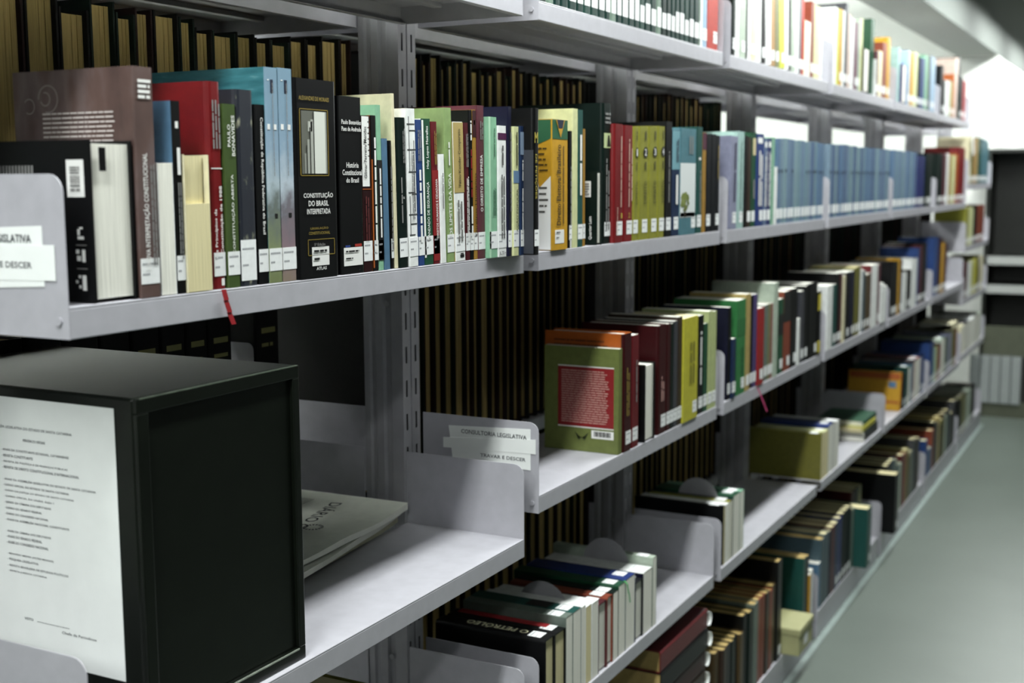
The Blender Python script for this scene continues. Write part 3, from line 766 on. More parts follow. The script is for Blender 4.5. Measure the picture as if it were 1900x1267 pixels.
# unseen volumes added on the first bay's top shelf to block lamp light
NV0, NF0 = len(FAR['v']), len(FAR['f'])
x = bx0(0) + 0.008
while x < bx1(0) - 0.05:
    book(x, 0.002, LV['top'] + LIP, .045, 0.25, 0.165, 'S', 'setgreen%d' % rnd.choice([0, 1, 2, 4]), 'h', 0, '', 'top', 0, parts=False, full='-'); x += .0454
om = MB(); om.v, om.f, om.m = FAR['v'][NV0:], [tuple(i - NV0 for i in f) for f in FAR['f'][NF0:]], FAR['m'][NF0:]
tag(om.build('light_blocking_books', FAR['mats']), 'unseen dark green volumes added on the nearest top shelf to block light', 'books', kind='stuff')
for q, n in (('v', NV0), ('f', NF0), ('m', NF0)): del FAR[q][n:]
for key in ('T2x', 'M5b'):
    lvl = SHELFZ[key[0]]; bay = int(key[1]) - 1
    for i, (x, t, h, kind, colr, ys, dep, tilt, fl, desc) in enumerate(ROWS[key]):
        book(x / 1000, ys / 1000, LV[lvl] + LIP, t / 1000, h / 1000, dep / 1000, kind, colr, fl, tilt, desc, {'eye': 'eye-level', 'top': 'top'}[lvl], bay, parts=x < 4850)

# ------------------------------------------------------------------ bound volumes on the rear side, browned fore-edges towards the aisle
JCOV = mat('black bookcloth', hexc('0d0c0a'), 0.7, 0.2, 80, spec=0.2)
JGRN = mat('dark green bookcloth', hexc('0c1b14'), 0.7, 0.2, 80, spec=0.2)
JRED = mat('dark brown bookcloth', hexc('1f0f0d'), 0.7, 0.2, 80, spec=0.2)
FARV = MB(); FARVM = [JCOV, JGRN, JRED, PAGEB, PAGED]
def volume(x, t, h, z, label, pagem, covm, w=0.262, yf=0.328, far=False):
    z += 0.0006
    if not far: r = empty('bound_volume', (x, yf, z))
    bt = 0.0034
    f = map_fn('P', t, h, w); mb = MB()
    pr = [(0, w), (0, .004), (.004, 0), (t - .004, 0), (t, .004), (t, w), (t - bt, w), (t - bt, bt), (bt, bt), (bt, w)]
    mb.prism(pr, 0, h, lambda u, v, c: f(u, v, c))
    if not far: mb.build('cover', covm, r)
    pg = MB(); n = 5
    for i in range(n):   # slightly hollow fore-edge
        a0 = bt + (t - 2 * bt) * i / n; a1 = bt + (t - 2 * bt) * (i + 1) / n
        c = 0.0075 + 0.003 * math.sin(PI * (i + .5) / n)
        pg.box(a0, a1, c, w - bt, .006, h - .006)
    if far:
        for q, mm in ((mb, covm), (pg, pagem)): FARV.add([(a + x, b + yf, c + z) for a, b, c in q.v], q.f, FARVM.index(mm))
        return
    pg.build('pages', pagem, r)
    tag(r, label, 'book', 'bound volumes on the rear shelves')
    return r
jr = random.Random(11)
LVN = {'eye': 'eye-level', 'third': 'third', 'fourth': 'fourth'}
def journals(bay, lvl, xa, xb, tmin, tmax, dark=False):
    x = xa; n = 0
    z = LV[lvl] + LIP
    while x < xb - 0.012:
        t = jr.uniform(tmin, tmax)
        if x + t > xb: t = xb - x
        h = jr.uniform(0.335, 0.358); n += 1
        volume(x, t, h, z, 'browned-edge bound volume, %s from left behind the %s shelf, %s bay' % (ordw(n), LVN[lvl], BAYW[bay]),
               jr.choice([PAGEB, PAGEB, PAGED]), jr.choice([JCOV, JCOV, JCOV, JGRN, JRED]), far=bay >= 3 or lvl == 'bottom')
        x += t + jr.uniform(.0006, .003)
journals(0, 'eye', bx0(0) + .07, bx1(0) - .004, .030, .052)
journals(1, 'eye', bx0(1) + .004, bx1(1) - .004, .022, .040)
journals(2, 'eye', bx0(2) + .004, bx1(2) - .004, .026, .040)
for b in (1, 2, 3, 4, 5): journals(b, 'third', bx0(b) + .004, bx1(b) - .004, .026, .044)
for b in (1, 2, 3, 4): journals(b, 'fourth', bx0(b) + .004, bx1(b) - .004, .034, .052)
for b, lv in ((5, 'fourth'), (6, 'third'), (6, 'fourth')): journals(b, lv, bx0(b) + .004, bx1(b) - .004, .036, .052)  # added to block the bright rear wall behind these gaps
LV['bottom'] = BASE - LIP; LVN['bottom'] = 'bottom'
for b in range(7): journals(b, 'bottom', bx0(b) + .004, bx1(b) - .004, .036, .052)  # bottom row added to keep the bright rear wall from showing through

tag(FARV.build('distant_bound_volumes', FARVM), 'dark row of bound volumes far along the rear shelves, some added to block light', 'books', kind='stuff')

# ------------------------------------------------------------------ print on spines and covers
E1, E2 = 0.0006, 0.0011
class Deco:
    """collects the print of one book and links one part per colour"""
    def __init__(s, key, i):
        s.o, s.t, s.h, s.w, s.kind = NEAR[(key, i)]; s.lay = {}
    def mb(s, what, c): return s.lay.setdefault((what, c), MB())
    def panel(s, c0, c1, a0, a1, colour, name='spine_panel'):
        s.mb(name, colour).box(a0 * s.t, a1 * s.t, -E1 + .0002, 0.0, c0 * s.h, c1 * s.h); return s
    def _rect(s, o, c0, c1, a0, a1):
        X, Y = DIR[o]
        if o == 'up': return (a1 * s.t, -E2, c0 * s.h), X, Y, (c1 - c0) * s.h, (a1 - a0) * s.t
        if o == 'down': return (a0 * s.t, -E2, c1 * s.h), X, Y, (c1 - c0) * s.h, (a1 - a0) * s.t
        return (a0 * s.t, -E2, c0 * s.h), X, Y, (a1 - a0) * s.t, (c1 - c0) * s.h
    def text(s, txt, o, c0, c1, a0, a1, colour='w'):
        put_text(s.mb('spine_lettering', colour), txt, *s._rect(o, c0, c1, a0, a1)); return s
    def lines(s, n, o, c0, c1, a0, a1, colour='w', fill=.5, rag=.15):
        put_lines(s.mb('spine_lettering', colour), *s._rect(o, c0, c1, a0, a1), n, seed=int(c0 * 977 + a0 * 31 + s.t * 9999), fill=fill, ragged=rag); return s
    # left cover, facing down the row: y from the front edge, z from the foot, metres
    def cpanel(s, y0, y1, z0, z1, colour, name='cover_panel'):
        s.mb(name, colour).box(-E1 + .0002, 0.0, y0, y1, z0, z1); return s
    def clines(s, n, y0, y1, z0, z1, colour='w', fill=.4, rag=.1):
        put_lines(s.mb('cover_lettering', colour), (-E2, y1, z0), (0, -1, 0), (0, 0, 1), y1 - y0, z1 - z0, n, seed=n, fill=fill, ragged=rag); return s
    def ctext(s, txt, o, y0, y1, z0, z1, colour='w'):
        m = s.mb('cover_lettering', colour)
        if o == 'h': put_text(m, txt, (-E2, y1, z0), (0, -1, 0), (0, 0, 1), y1 - y0, z1 - z0)
        else: put_text(m, txt, (-E2, y0, z0), (0, 0, 1), (0, 1, 0), z1 - z0, y1 - y0)
        return s
    def poly(s, pts, colour, name='spine_panel', e=E2):
        s.mb(name, colour).add([(a * s.t, -e, c * s.h) for a, c in pts], [tuple(range(len(pts)))]); return s
    def done(s):
        for (n, c), m in s.lay.items():
            q = m.build(n, ink(c) if isinstance(c, str) else c, s.o, fix=False)
            if 'lettering' in n or n in ('emblem', 'photograph', 'barcode_label', 'spine_drawing'): q['kind'] = 'stuff'
        return s.o

# eye-level shelf, first bay
d = Deco('M1', 0)
d.cpanel(.008, .031, .103, .139, 'w', 'barcode_label')
for k, (z0, n) in enumerate(((.128, 3), (.119, 4), (.111, 2))):
    d.clines(n, .013, .026, z0 - .003, z0 + .005, 'gy', .6, 0)
for z in (.033, .056): d.cpanel(.009, .023, z, z + .0008, 'gy', 'emblem')
for (y, z, a, b) in ((.012, .062, .008, .003), (.017, .066, .003, .008), (.013, .072, .007, .002), (.011, .040, .004, .012), (.017, .041, .005, .005), (.019, .048, .004, .004),
                     (.011, .012, .005, .015), (.018, .014, .003, .003), (.022, .019, .003, .003), (.018, .024, .003, .003)):
    d.cpanel(y, y + a, z, z + b, 'w', 'emblem')
for k in range(11): d.cpanel(.077 + k * .0045, .0795 + k * .0045, .122, .134, 'gy', 'cover_lettering')
d.done()
MB().box(.012, .020, -.0012, -.0002, .128, .151).build('ribbon', cmat('black'), NEAR[('M1', 0)][0])
d = Deco('M1', 1)
d.text('A NOVA INTERPRETAÇÃO CONSTITUCIONAL', 'up', .12, .63, .24, .58).lines(2, 'up', .14, .62, .64, .92, 'gy').lines(4, 'h', .86, .95, .2, .9, 'w', .6)
d.clines(18, .025, .127, .105, .190, 'c9c0bd', .38, .03)
ring = d.mb('cover_lettering', 'a79c9a'); N = 28
for (cy, cz, r0, r1, a0, a1) in ((.118, .203, .013, .0145, 0, 1.6), (.122, .203, .006, .0075, .4, 1.9), (.146, .196, .007, .0082, .2, 1.7)):
    for k in range(N):
        p = [a0 * PI + (a1 - a0) * PI * (k + q) / N for q in (0, 1)]
        ring.add([(-E2, cy + r * math.cos(a), cz + r * math.sin(a)) for r, a in ((r0, p[0]), (r1, p[0]), (r1, p[1]), (r0, p[1]))], [(0, 1, 2, 3)])
d.done()
Deco('M1', 3).lines(1, 'down', .62, .76, .35, .75, 'w', .9, 0).lines(2, 'down', .18, .58, .3, .8, 'gy').panel(.86, .895, .35, .65, 'w').done()
d = Deco('M1', 5)
d.text('Os Princípios da', 'up', .15, .39, .18, .42).text('Constituição de 1988', 'up', .17, .50, .58, .82).lines(3, 'up', .68, .92, .2, .85, 'gy').panel(.583, .588, .1, .9, 'w').panel(.015, .05, .6, .8, 'w').done()
rb = MB(); rp = [(0.002, .0), (0.005, -.012), (0.010, -.026), (0.016, -.040)]
for (xa, za), (xb, zb) in zip(rp[:-1], rp[1:]):
    rb.add([(xa, -.009, za), (xa + .0075, -.009, za), (xb + .0075, -.010, zb), (xb, -.010, zb), (xa, -.0085, za), (xa + .0075, -.0085, za), (xb + .0075, -.0095, zb), (xb, -.0095, zb)], [(0, 1, 2, 3), (7, 6, 5, 4), (0, 3, 7, 4), (1, 5, 6, 2)])
rb.build('ribbon', mat('red ribbon', hexc('861119'), 0.5, 0.05), NEAR[('M1', 5)][0])
Deco('M1', 6).text('PAULO', 'up', .77, .89, .22, .46).text('BONAVIDES', 'up', .72, .94, .56, .82).text('CONSTITUIÇÃO ABERTA', 'up', .185, .62, .36, .64).done()
Deco('M1', 8).text('Constituição da República Federativa do Brasil', 'down', .28, .93, .38, .72).done()
for i in (9, 10):
    Deco('M1', i).lines(1, 'down', .50, .93, .50, .56, 'gy', .8, 0).panel(.885, .945, .42, .62, 'n').panel(.94, .945, .2, .3, 'w').panel(.715, .74, .12, .30, 'w').panel(.715, .74, .62, .80, 'w').panel(.305, .325, .52, .72, 'k').done()
d = Deco('M1', 11)
FR = mat('column photograph', hexc('8d9088'), .4, .1)
d.text('ALEXANDRE DE MORAES', 'h', .893, .914, .10, .80, 'g')
for (c0, c1, a0, a1) in ((.848, .852, .12, .78), (.518, .522, .12, .78), (.518, .852, .12, .13), (.518, .852, .77, .78)): d.panel(c0, c1, a0, a1, 'g', 'gold_frame')
d.panel(.528, .842, .16, .74, '77796f', 'photograph')
for (a0, a1, c0, c1, c) in ((.44, .70, .53, .84, 'd6d9d0'), (.70, .735, .53, .84, 'a9aca4'), (.36, .42, .53, .80, 'b9bcb2'), (.28, .33, .53, .70, 'b2b5ab'), (.21, .25, .53, .63, 'a5a89e'), (.30, .40, .74, .79, 'c4c7bd'), (.42, .445, .53, .84, '2c2d2a'), (.33, .355, .53, .76, '34352f'), (.25, .275, .53, .67, '34352f')):
    d.poly([(a0, c0), (a1, c0), (a1, c1), (a0, c1)], c, 'photograph', E1 + .0002)
d.text('CONSTITUIÇÃO', 'h', .403, .437, .16, .85).text('DO BRASIL', 'h', .366, .394, .27, .74).text('INTERPRETADA', 'h', .326, .353, .23, .78)
d.text('LEGISLAÇÃO', 'h', .246, .261, .30, .72, 'g').text('CONSTITUCIONAL', 'h', .222, .237, .26, .76, 'g').text('5ª Edição', 'h', .160, .178, .38, .64, 'gy').text('ATLAS', 'h', .040, .056, .42, .66, 'w')
for (c0, c1, a0, a1) in ((.195, .198, .25, .88), (.115, .118, .25, .88), (.115, .198, .25, .256), (.115, .198, .874, .88)): d.panel(c0, c1, a0, a1, 'g', 'gold_rule')
d.panel(.062, .158, .34, .74, 'w', 'call_number_label').lines(1, 'h', .13, .145, .37, .68, 'k', .7, 0).lines(1, 'h', .09, .105, .37, .50, 'k', .7, 0).done()
d = Deco('M1', 12)
d.text('Paulo Bonavides', 'h', .845, .87, .10, .96).text('Paes de Andrade', 'h', .807, .832, .10, .96).text('História', 'h', .602, .632, .28, .82).text('Constitucional', 'h', .560, .592, .10, .97).text('do Brasil', 'h', .518, .546, .26, .82)
d.panel(.046, .150, .12, .96, 'w', 'call_number_label').lines(1, 'h', .122, .135, .18, .78, 'k', .7, 0).lines(1, 'h', .082, .094, .18, .5, 'k', .7, 0).panel(.153, .163, .2, .4, '2c4a9a').panel(.153, .168, .62, .92, 'c0392b').done()
d = Deco('M1', 13).panel(.55, .995, .02, .80, 'w').text('Gilmar Ferreira Mendes', 'up', .60, .93, .16, .48, 'k').panel(.53, .535, 0, 1, 'c4641f').lines(2, 'up', .2, .5, .2, .7, '6b2a2a')
for k in range(14): d.panel(.74 + k * .018, .748 + k * .018, .66 + (k % 2) * .14, .80 + (k % 2) * .14, 'k')
d.done()
Deco('M1', 14).lines(1, 'up', .12, .86, .45, .8, 'w', .9, 0).panel(0.02, .72, 0, .22, 'c4641f').done()
Deco('M1', 15).panel(.06, .67, 0, 1, 'k').lines(1, 'up', .2, .62, .35, .7, 'w', .8, 0).done()
Deco('M1', 17).lines(1, 'up', .15, .8, .3, .8, 'gy', .8, 0).done()
Deco('M1', 19).lines(1, 'up', .3, .62, .25, .5, 'gy', .6, 0).lines(2, 'up', .70, .95, .6, .9, 'gy', .5, .2).panel(.46, .475, .55, .75, 'gy').done()
d = Deco('M1', 20)
for c, a0, a1 in ((.90, 0, .9), (.86, .3, 1), (.74, 0, 1), (.60, .1, 1), (.47, 0, .8), (.46, .4, 1), (.33, 0, 1), (.27, .2, .9), (.2, .05, .7)): d.panel(c, c + .006, a0, a1, '55585a', 'spine_drawing')
for a, c0, c1 in ((.2, .6, .95), (.75, .35, .8), (.15, .2, .45)): d.panel(c0, c1, a, a + .05, '6b6e70', 'spine_drawing')
d.lines(2, 'up', .3, .75, .4, .7, '77797b').done()
Deco('M1', 21).lines(1, 'up', .16, .68, .3, .7, 'w', .8, 0).lines(2, 'up', .72, .95, .2, .8, 'gy').done()
Deco('M1', 22).panel(.05, .99, 0, .18, 'w').text('MANDADO DE SEGURANÇA', 'up', .17, .57, .34, .68).text('Hely Lopes Meirelles', 'up', .66, .95, .38, .72).done()
Deco('M1', 23).panel(.02, .66, 0, 1, 'a01c1e').text('DIREITOS HUMANOS E CIDADANIA', 'up', .18, .60, .45, .78).lines(2, 'up', .7, .94, .4, .85, 'g').done()
Deco('M1', 24).lines(1, 'up', .5, .95, .45, .7, 'gy', .7, .3).done()
Deco('M1', 25).text('OS LIMITES DA VIDA', 'up', .17, .58, .3, .68).lines(1, 'up', .63, .78, .4, .6, 'w', .8, 0).done()
Deco('M1', 26).panel(.495, .995, 0, 1, 'c3ac6b').text('Fábio Konder Comparato', 'up', .54, .95, .42, .74, '4a4326').lines(2, 'up', .14, .46, .2, .8, '8a8a86').panel(.025, .045, .45, .85, 'k').panel(.05, .056, .5, .8, 'k').done()
Deco('M1', 27).lines(2, 'up', .14, .62, .3, .9, 'w', .5, .1).lines(2, 'up', .68, .93, .3, .9, 'gy').done()
Deco('M1', 28).lines(1, 'up', .14, .36, .25, .75, 'w', .8, 0).lines(1, 'up', .42, .74, .3, .7, 'r', .8, 0).lines(1, 'up', .80, .93, .3, .7, 'w', .8, 0).done()
Deco('M1', 29).panel(.82, .995, 0, 1, '4d1620').text('Direitos Humanos', 'up', .16, .58, .25, .78, '3d2a10').panel(.90, .93, .3, .7, 'y').done()
Deco('M1', 30).text('O DIREITO DE EMPRESA', 'up', .31, .68, .32, .66).lines(2, 'up', .78, .91, .35, .85, 'gy').done()
Deco('M1', 31).panel(0.0, 1, 0, .2, 'b4dcbd').lines(3, 'up', .30, .52, .45, .85, '3f6b55').lines(1, 'up', .72, .92, .6, .72, '3f6b55', .7, 0).done()
Deco('M1', 32).panel(.895, .945, 0, 1, '5f2a55').lines(2, 'up', .14, .66, .3, .8, '6a6a68', .5, .1).lines(1, 'up', .70, .85, .4, .65, '6a6a68', .7, 0).text('LTr', 'h', .018, .042, .15, .85, 'k').done()
Deco('M1', 33).lines(1, 'up', .3, .9, .5, .9, 'gy', .7, .2).done()
Deco('M1', 34).panel(.565, .66, 0, 1, '7a9cc0').text('AÇÃO POPULAR', 'up', .185, .52, .42, .82, 'k').lines(1, 'up', .70, .97, .4, .75, '6b6d4a', .7, .1).done()
Deco('M1', 35).panel(.78, .955, 0, 1, '93a8c2').lines(1, 'up', .2, .52, .35, .75, 'w', .7, 0).text('', 'up', 0, 0, 0, 0) if 0 else None
Deco('M1', 35).panel(.78, .955, 0, 1, '93a8c2').lines(1, 'up', .2, .52, .35, .75, 'w', .7, 0).lines(1, 'up', .58, .74, .4, .75, 'w', .7, 0).done()
Deco('M1', 36).text('M', 'h', .765, .838, .04, .62, 'y').text('DE PETIÇÕES', 'down', .385, .69, .10, .56, 'y').cpanel(.001, .16, .002, .165, '3c3f49').done()
# eye-level shelf, second bay
d = Deco('M2', 0).panel(.852, .998, 0.02, .98, '2d6b45')
d.poly([(.22, .995), (.78, .995), (.52, .862)], 'd9a52c').poly([(.28, .9985), (.72, .9985), (.62, .935), (.38, .935)], '20304f', e=E2 + .0003)
d.text('Direito Eleitoral Brasileiro', 'up', .19, .81, .28, .54, 'k').lines(1, 'up', .2, .80, .66, .74, '6b4f14', .8, 0)
d.panel(.05, .155, .2, .76, 'w', 'call_number_label').lines(1, 'h', .13, .142, .26, .5, 'k', .7, 0).lines(1, 'h', .09, .102, .26, .42, 'k', .7, 0)
d.mb('cover_panel', '2d6b45').add([(-E1, .002, .187), (-E1, .002, .218), (-E1, .138, .218), (-E1, .138, .135)], [(0, 1, 2, 3)])
d.mb('cover_panel', 'w').add([(-E1, .002, .001), (-E1, .002, .125), (-E1, .05, .08), (-E1, .138, .001)], [(0, 1, 2, 3)])
d.clines(5, .006, .06, .13, .175, '5a4410', .3).clines(5, .006, .05, .06, .11, '5a5a55', .3).done()
Deco('M2', 1).lines(1, 'up', .2, .7, .3, .8, 'gy', .8, 0).panel(.0, .08, .35, .75, 'w').done()
Deco('M2', 3).lines(1, 'up', .38, .82, .3, .75, 'w', .8, 0).done()
d = Deco('M2', 5)
d.cpanel(.012, .034, .087, .116, 'w', 'barcode_label').clines(5, .015, .03, .090, .113, 'gy', .5, 0).ctext('Quartier Latin', 'up', .009, .016, .010, .052).done()
Deco('M2', 6).panel(.685, .79, .14, .9, 'c2cf9a', 'photograph').poly([(.45, .70), (.85, .70), (.7, .775), (.55, .775)], '22261f', 'photograph').lines(3, 'h', .85, .94, .25, .9, 'gy').lines(2, 'up', .1, .62, .3, .8, 'gy', .5, .2).done()
Deco('M2', 7).lines(1, 'up', .3, .94, .68, .8, 'd8b8a8', .7, .2).text('1', 'h', .205, .25, .72, .86, 'y').lines(1, 'up', .06, .3, .32, .4, 'd8b8a8', .7, 0).done()
Deco('M2', 8).lines(1, 'up', .3, .94, .5, .62, 'd8b8a8', .7, .2).lines(1, 'up', .35, .9, .78, .9, 'd8b8a8', .7, .2).text('2', 'h', .205, .25, .5, .66, 'y').done()
for i in range(4):
    d = Deco('M2', 9 + i); cx = .66 if i else .6
    d.poly([(cx + .24 * math.cos(k * PI / 10), .775 + .047 * math.sin(k * PI / 10)) for k in range(20)], 'k')
    put_text(d.mb('volume_numeral', 'w'), str(i + 1), ((cx - .10) * d.t, -E2 - .0003, .745 * d.h), (1, 0, 0), (0, 0, 1), .20 * d.t, .06 * d.h)
    d.text('DIREITO', 'up', .32, .52, cx - .13, cx + .13, '4a4a1c').lines(1, 'up', .62, .69, cx - .1, cx + .1, '4a4a1c', .7, 0).lines(1, 'up', .88, .96, cx - .1, cx + .1, '4a4a1c', .7, 0).done()
Deco('M2', 13).lines(1, 'up', .3, .8, .4, .65, 'gy', .6, .2).done()
Deco('M2', 14).panel(.63, .995, 0, 1, '7fb5c2').lines(1, 'up', .30, .58, .5, .8, 'w', .9, 0).lines(2, 'up', .70, .95, .5, .9, 'n', .5, .2).done()
d = Deco('M2', 15).panel(.165, .675, .03, .93, 'd9dede', 'photograph').panel(.17, .21, .04, .92, '9fb0a0', 'photograph')
rnd = random.Random(4)
for k in range(34):
    a = rnd.uniform(0, 2 * PI); r = rnd.random() ** .5; ca, cc = .30 + .22 * r * math.cos(a), .315 + .075 * r * math.sin(a)
    d.poly([(ca + .07 * math.cos(q * PI / 3), cc + .022 * math.sin(q * PI / 3)) for q in range(6)], rnd.choice(['8b9a45', '77873a', '9aa65a']), 'photograph', E2 + k * 1e-6)
d.poly([(.28, .17), (.34, .17), (.325, .29), (.295, .29)], '4a3f2c', 'photograph', E2 + .0002).lines(2, 'down', .76, .93, .5, .8, 'gy').done()
Deco('M2', 16).panel(.69, .715, .4, .7, 'w').lines(1, 'up', .2, .6, .5, .75, 'gy', .6, .1).done()
Deco('M2', 17).panel(.83, .995, 0, 1, '5a1a3a').done()
Deco('M2', 20).lines(1, 'up', .55, .9, .4, .7, 'g', .8, 0).done()
# eye-level shelf, third bay
Deco('M3', 0).lines(1, 'up', .3, .93, .5, .75, '4a4c66', .9, 0).done()
Deco('M3', 1).lines(1, 'up', .2, .95, .5, .65, '5f7f78', .6, .1).done()
Deco('M3', 4).panel(.76, .94, .3, .9, 'd6c79a').lines(1, 'up', .3, .5, .4, .8, 'gy', .8, 0).done()
for i, c in ((5, 'w'), (6, 'w'), (7, 'w')): Deco('M3', i).lines(2, 'up', .22, .85, .3, .85, c, .55, .1).panel(.90, .96, .2, .8, 'w').done()
# third shelf, second bay
d = Deco('H2', 0)
d.cpanel(.010, .130, .050, .168, '9c1a1e').cpanel(.010, .130, .0475, .0495, 'w').cpanel(.010, .130, .1685, .1705, 'w')
d.clines(23, .019, .122, .056, .163, 'd9a79c', .42, .12)
d.cpanel(.010, .057, .028, .044, 'w', 'barcode_label')
for k in range(14): d.mb('barcode_label', 'k').box(-E2, -E1, .016 + k * .0026, .0172 + k * .0026 + (k % 3) * .0004, .032, .042)
em = d.mb('emblem', '3f4a26')
for s in (-1, 1):
    for k in range(4): em.add([(-E2, .078, .026 + k * .001), (-E2, .078 + s * (.016 - k * .002), .040 - k * .004), (-E2, .078 + s * (.012 - k * .002), .034 - k * .004)], [(0, 1, 2)])
d.done()
Deco('H2', 1).clines(2, .03, .15, .205, .222, '7a3a10', .35).lines(2, 'up', .3, .75, .3, .7, 'g', .5, .2).done()
Deco('H2', 2).lines(1, 'up', .4, .8, .5, .75, 'gy', .6, .2).done()
Deco('H2', 4).lines(2, 'up', .3, .55, .3, .7, 'd8a8a0', .5, .2).done()
Deco('H2', 9).lines(2, 'up', .35, .8, .4, .8, '8a8530', .5, .2).done()
Deco('H2', 10).lines(1, 'up', .3, .85, .35, .65, 'w', .8, .1).done()
Deco('H3', 2).panel(.62, .80, 0, 1, '2f7d3f').lines(1, 'up', .2, .55, .55, .75, '1f5a2c', .6, .1).done()
Deco('H3', 12).panel(.62, .995, 0, 1, 'k').done()
Deco('H3', 11).panel(.52, .80, 0, 1, 'k').done()
for c0, c1 in ((.04, .22), (.70, .95)): Deco('H3', 18).panel(c0, c1, 0, 1, 'd2c23a', 'yellow_patch').done()
Deco('H6', 0) if 0 else None
d = MB()
for (xa, za, xb, zb) in ((0.002, 0.0, .030, -.022), (.030, -.022, .062, -.050), (.062, -.050, .095, -.078)):
    d.add([(xa, -.012, za), (xa + .010, -.012, za), (xb + .010, -.012, zb), (xb, -.012, zb)], [(0, 1, 2, 3)])
d.build('ribbon', mat('pink ribbon', hexc('d0447c'), .5, .05), NEAR[('H3', 5)][0], fix=False)

# ------------------------------------------------------------------ dark spine-out volumes and odds at the back of the first bay
x = 0.86; k = 0
vr = random.Random(21)
GILT = mat('gilt lettering', hexc('7d7a45'), .4, .1)
while x < 1.70:
    t = vr.uniform(.05, .07); k += 1
    if x < 1.66 and x + t > 1.592: t = 1.592 - x
    if t < .02: x = 1.662; continue
    r = empty('bound_volume', (x, .435 if x < 1.6 else .452, .8416 + LIP))
    h = .385; cm, bt = cover_mb('S', t, h, .17, True); cm.build('cover', [JCOV, JCOV], r); pages_mb('S', t, h, .17, True, bt).build('pages', PAGED, r)
    g = MB(); put_lines(g, (t * .2, -E1, h * .86), (1, 0, 0), (0, 0, 1), t * .6, h * .03, 1, k, .8, 0); put_lines(g, (t * .2, -E1, h * .8), (1, 0, 0), (0, 0, 1), t * .6, h * .02, 1, k + 9, .8, .2)
    g.build('spine_lettering', GILT, r, fix=False)
    tag(r, 'black gilt-lettered volume above the dark cabinet box, %s from left' % ordw(k), 'book', 'black gilt volumes behind the cabinet box')
    x += t + .001
    if 1.58 < x < 1.66: x = 1.662  # last volume added to block the bright gap above the bookend
def bookend(name, x, y, z, w, h, label, tall=False, m=STEEL2):
    """round-topped sheet steel bookend standing across the shelf, with its foot"""
    r = tag(empty(name, (x, y, z + .0002)), label, 'bookend', 'steel bookends'); R = w / 2
    if tall: pr = plate_profile(w, h, .012)
    else: pr = [(0, 0), (w, 0), (w, h - R)] + [(R + R * math.cos(a * PI / 16), h - R + R * math.sin(a * PI / 16)) for a in range(1, 16)] + [(0, h - R)]
    MB().prism(pr, 0, .0012, lambda u, v, t: (t, u, v)).build('plate', m, r)
    MB().box(.0012, .05, w * .15, w * .85, .0, .0003).build('foot', m, r)
bookend('bookend', 1.655, .455, .841 + LIP, .15, .318, 'tall grey steel bookend behind the cabinet box', True)

# ------------------------------------------------------------------ dark steel cabinet box with a typed notice, first bay
CAB = mat('dark green black enamel', hexc('0d110c'), 0.28, 0.15, 25, bump=0.02, spec=0.35)
CABE = mat('worn bare metal edge', hexc('8f978b'), 0.4, 0.3, 60, stretch=(1, 1, 1))
cz = .8415 + LIP; cx0, cx1, cy0, cy1, ch = .930, 1.200, .008, .415, .371
cab = tag(empty('cabinet_box', (cx0, cy0, cz)), 'dark green black steel cabinet box with framed side panel', 'cabinet box')
W_, D_ = cx1 - cx0, cy1 - cy0
MB().box(0, W_, .006, D_, 0, ch).build('body', CAB, cab, bevel=.003)
fr = MB(); bw = .016
for b in ((0, W_, 0, bw), (0, W_, ch - bw, ch)): fr.box(b[0], b[1], 0, .0065, b[2], b[3])
for b in ((0, bw), (W_ - bw * .75, W_)): fr.box(b[0], b[1], 0, .0065, bw, ch - bw)
fr.build('frame', CAB, cab, bevel=.0012)
MB().box(bw + .03, W_ - bw * .8, -.0003, .0005, bw - .0022, bw - .0002).build('worn_edge', CABE, cab)
MB().box(.004, W_ - .003, -.0002, .001, ch - .0012, ch + .0002).build('worn_edge', mat('rubbed enamel edge', hexc('4d564a'), .35, .3, 80), cab)
nt_ = tag(empty('paper_notice', (cx0 - .0012, .040, cz + .062)), 'white typed notice taped to the dark cabinet box', 'notice')
MB().box(0, .0006, 0, .210, 0, .297).build('sheet', PAPER, nt_)
tx = MB()
def typed(s, y, z, Wd, H=.0036): put_text(tx, s, (-.0004, y, z), (0, -1, 0), (0, 0, 1), Wd, H)
typed('ASSEMBLÉIA LEGISLATIVA DO ESTADO DE SANTA CATARINA', .190, .262, .128); typed('PERIÓDICOS OFICIAIS', .137, .249, .034)
L = ['ANAIS DA CONSTITUINTE ESTADUAL, CATARINENSE', 'REVISTA CONSTITUINTE', 'REVISTA DE POLÍTICA E DE FINANÇAS PÚBLICAS', 'REVISTA DE DIREITO CONSTITUCIONAL E INTERNACIONAL', '',
     'ANAIS DA ASSEMBLÉIA LEGISLATIVA DO ESTADO DE SANTA CATARINA', 'DIÁRIO OFICIAL DO ESTADO DE SANTA CATARINA', 'DIÁRIO DA JUSTIÇA DO ESTADO DE SANTA CATARINA', 'DIÁRIO OFICIAL DA UNIÃO, Seção 1', 'DIÁRIO DA CÂMARA DOS DEPUTADOS', 'DIÁRIO DO SENADO FEDERAL', 'DIÁRIO DO CONGRESSO NACIONAL', 'ANAIS DA ASSEMBLÉIA NACIONAL CONSTITUINTE', '',
     'ANAIS DA CÂMARA DOS DEPUTADOS', 'ANAIS DO SENADO FEDERAL', 'ANAIS DO CONGRESSO NACIONAL', '', 'MENSÁRIO MEDRA (AÇÕES MENSAIS)', 'PESQUISA LEGISLATIVA', 'REVISTA BRASILEIRA DE ESTUDOS POLÍTICOS', 'REVISTA JURÍDICA CATARINA']
for i, s in enumerate(L):
    if s: typed('- ' + s, .172, .236 - i * .0066, .0026 * len(s) ** .98, .0030)
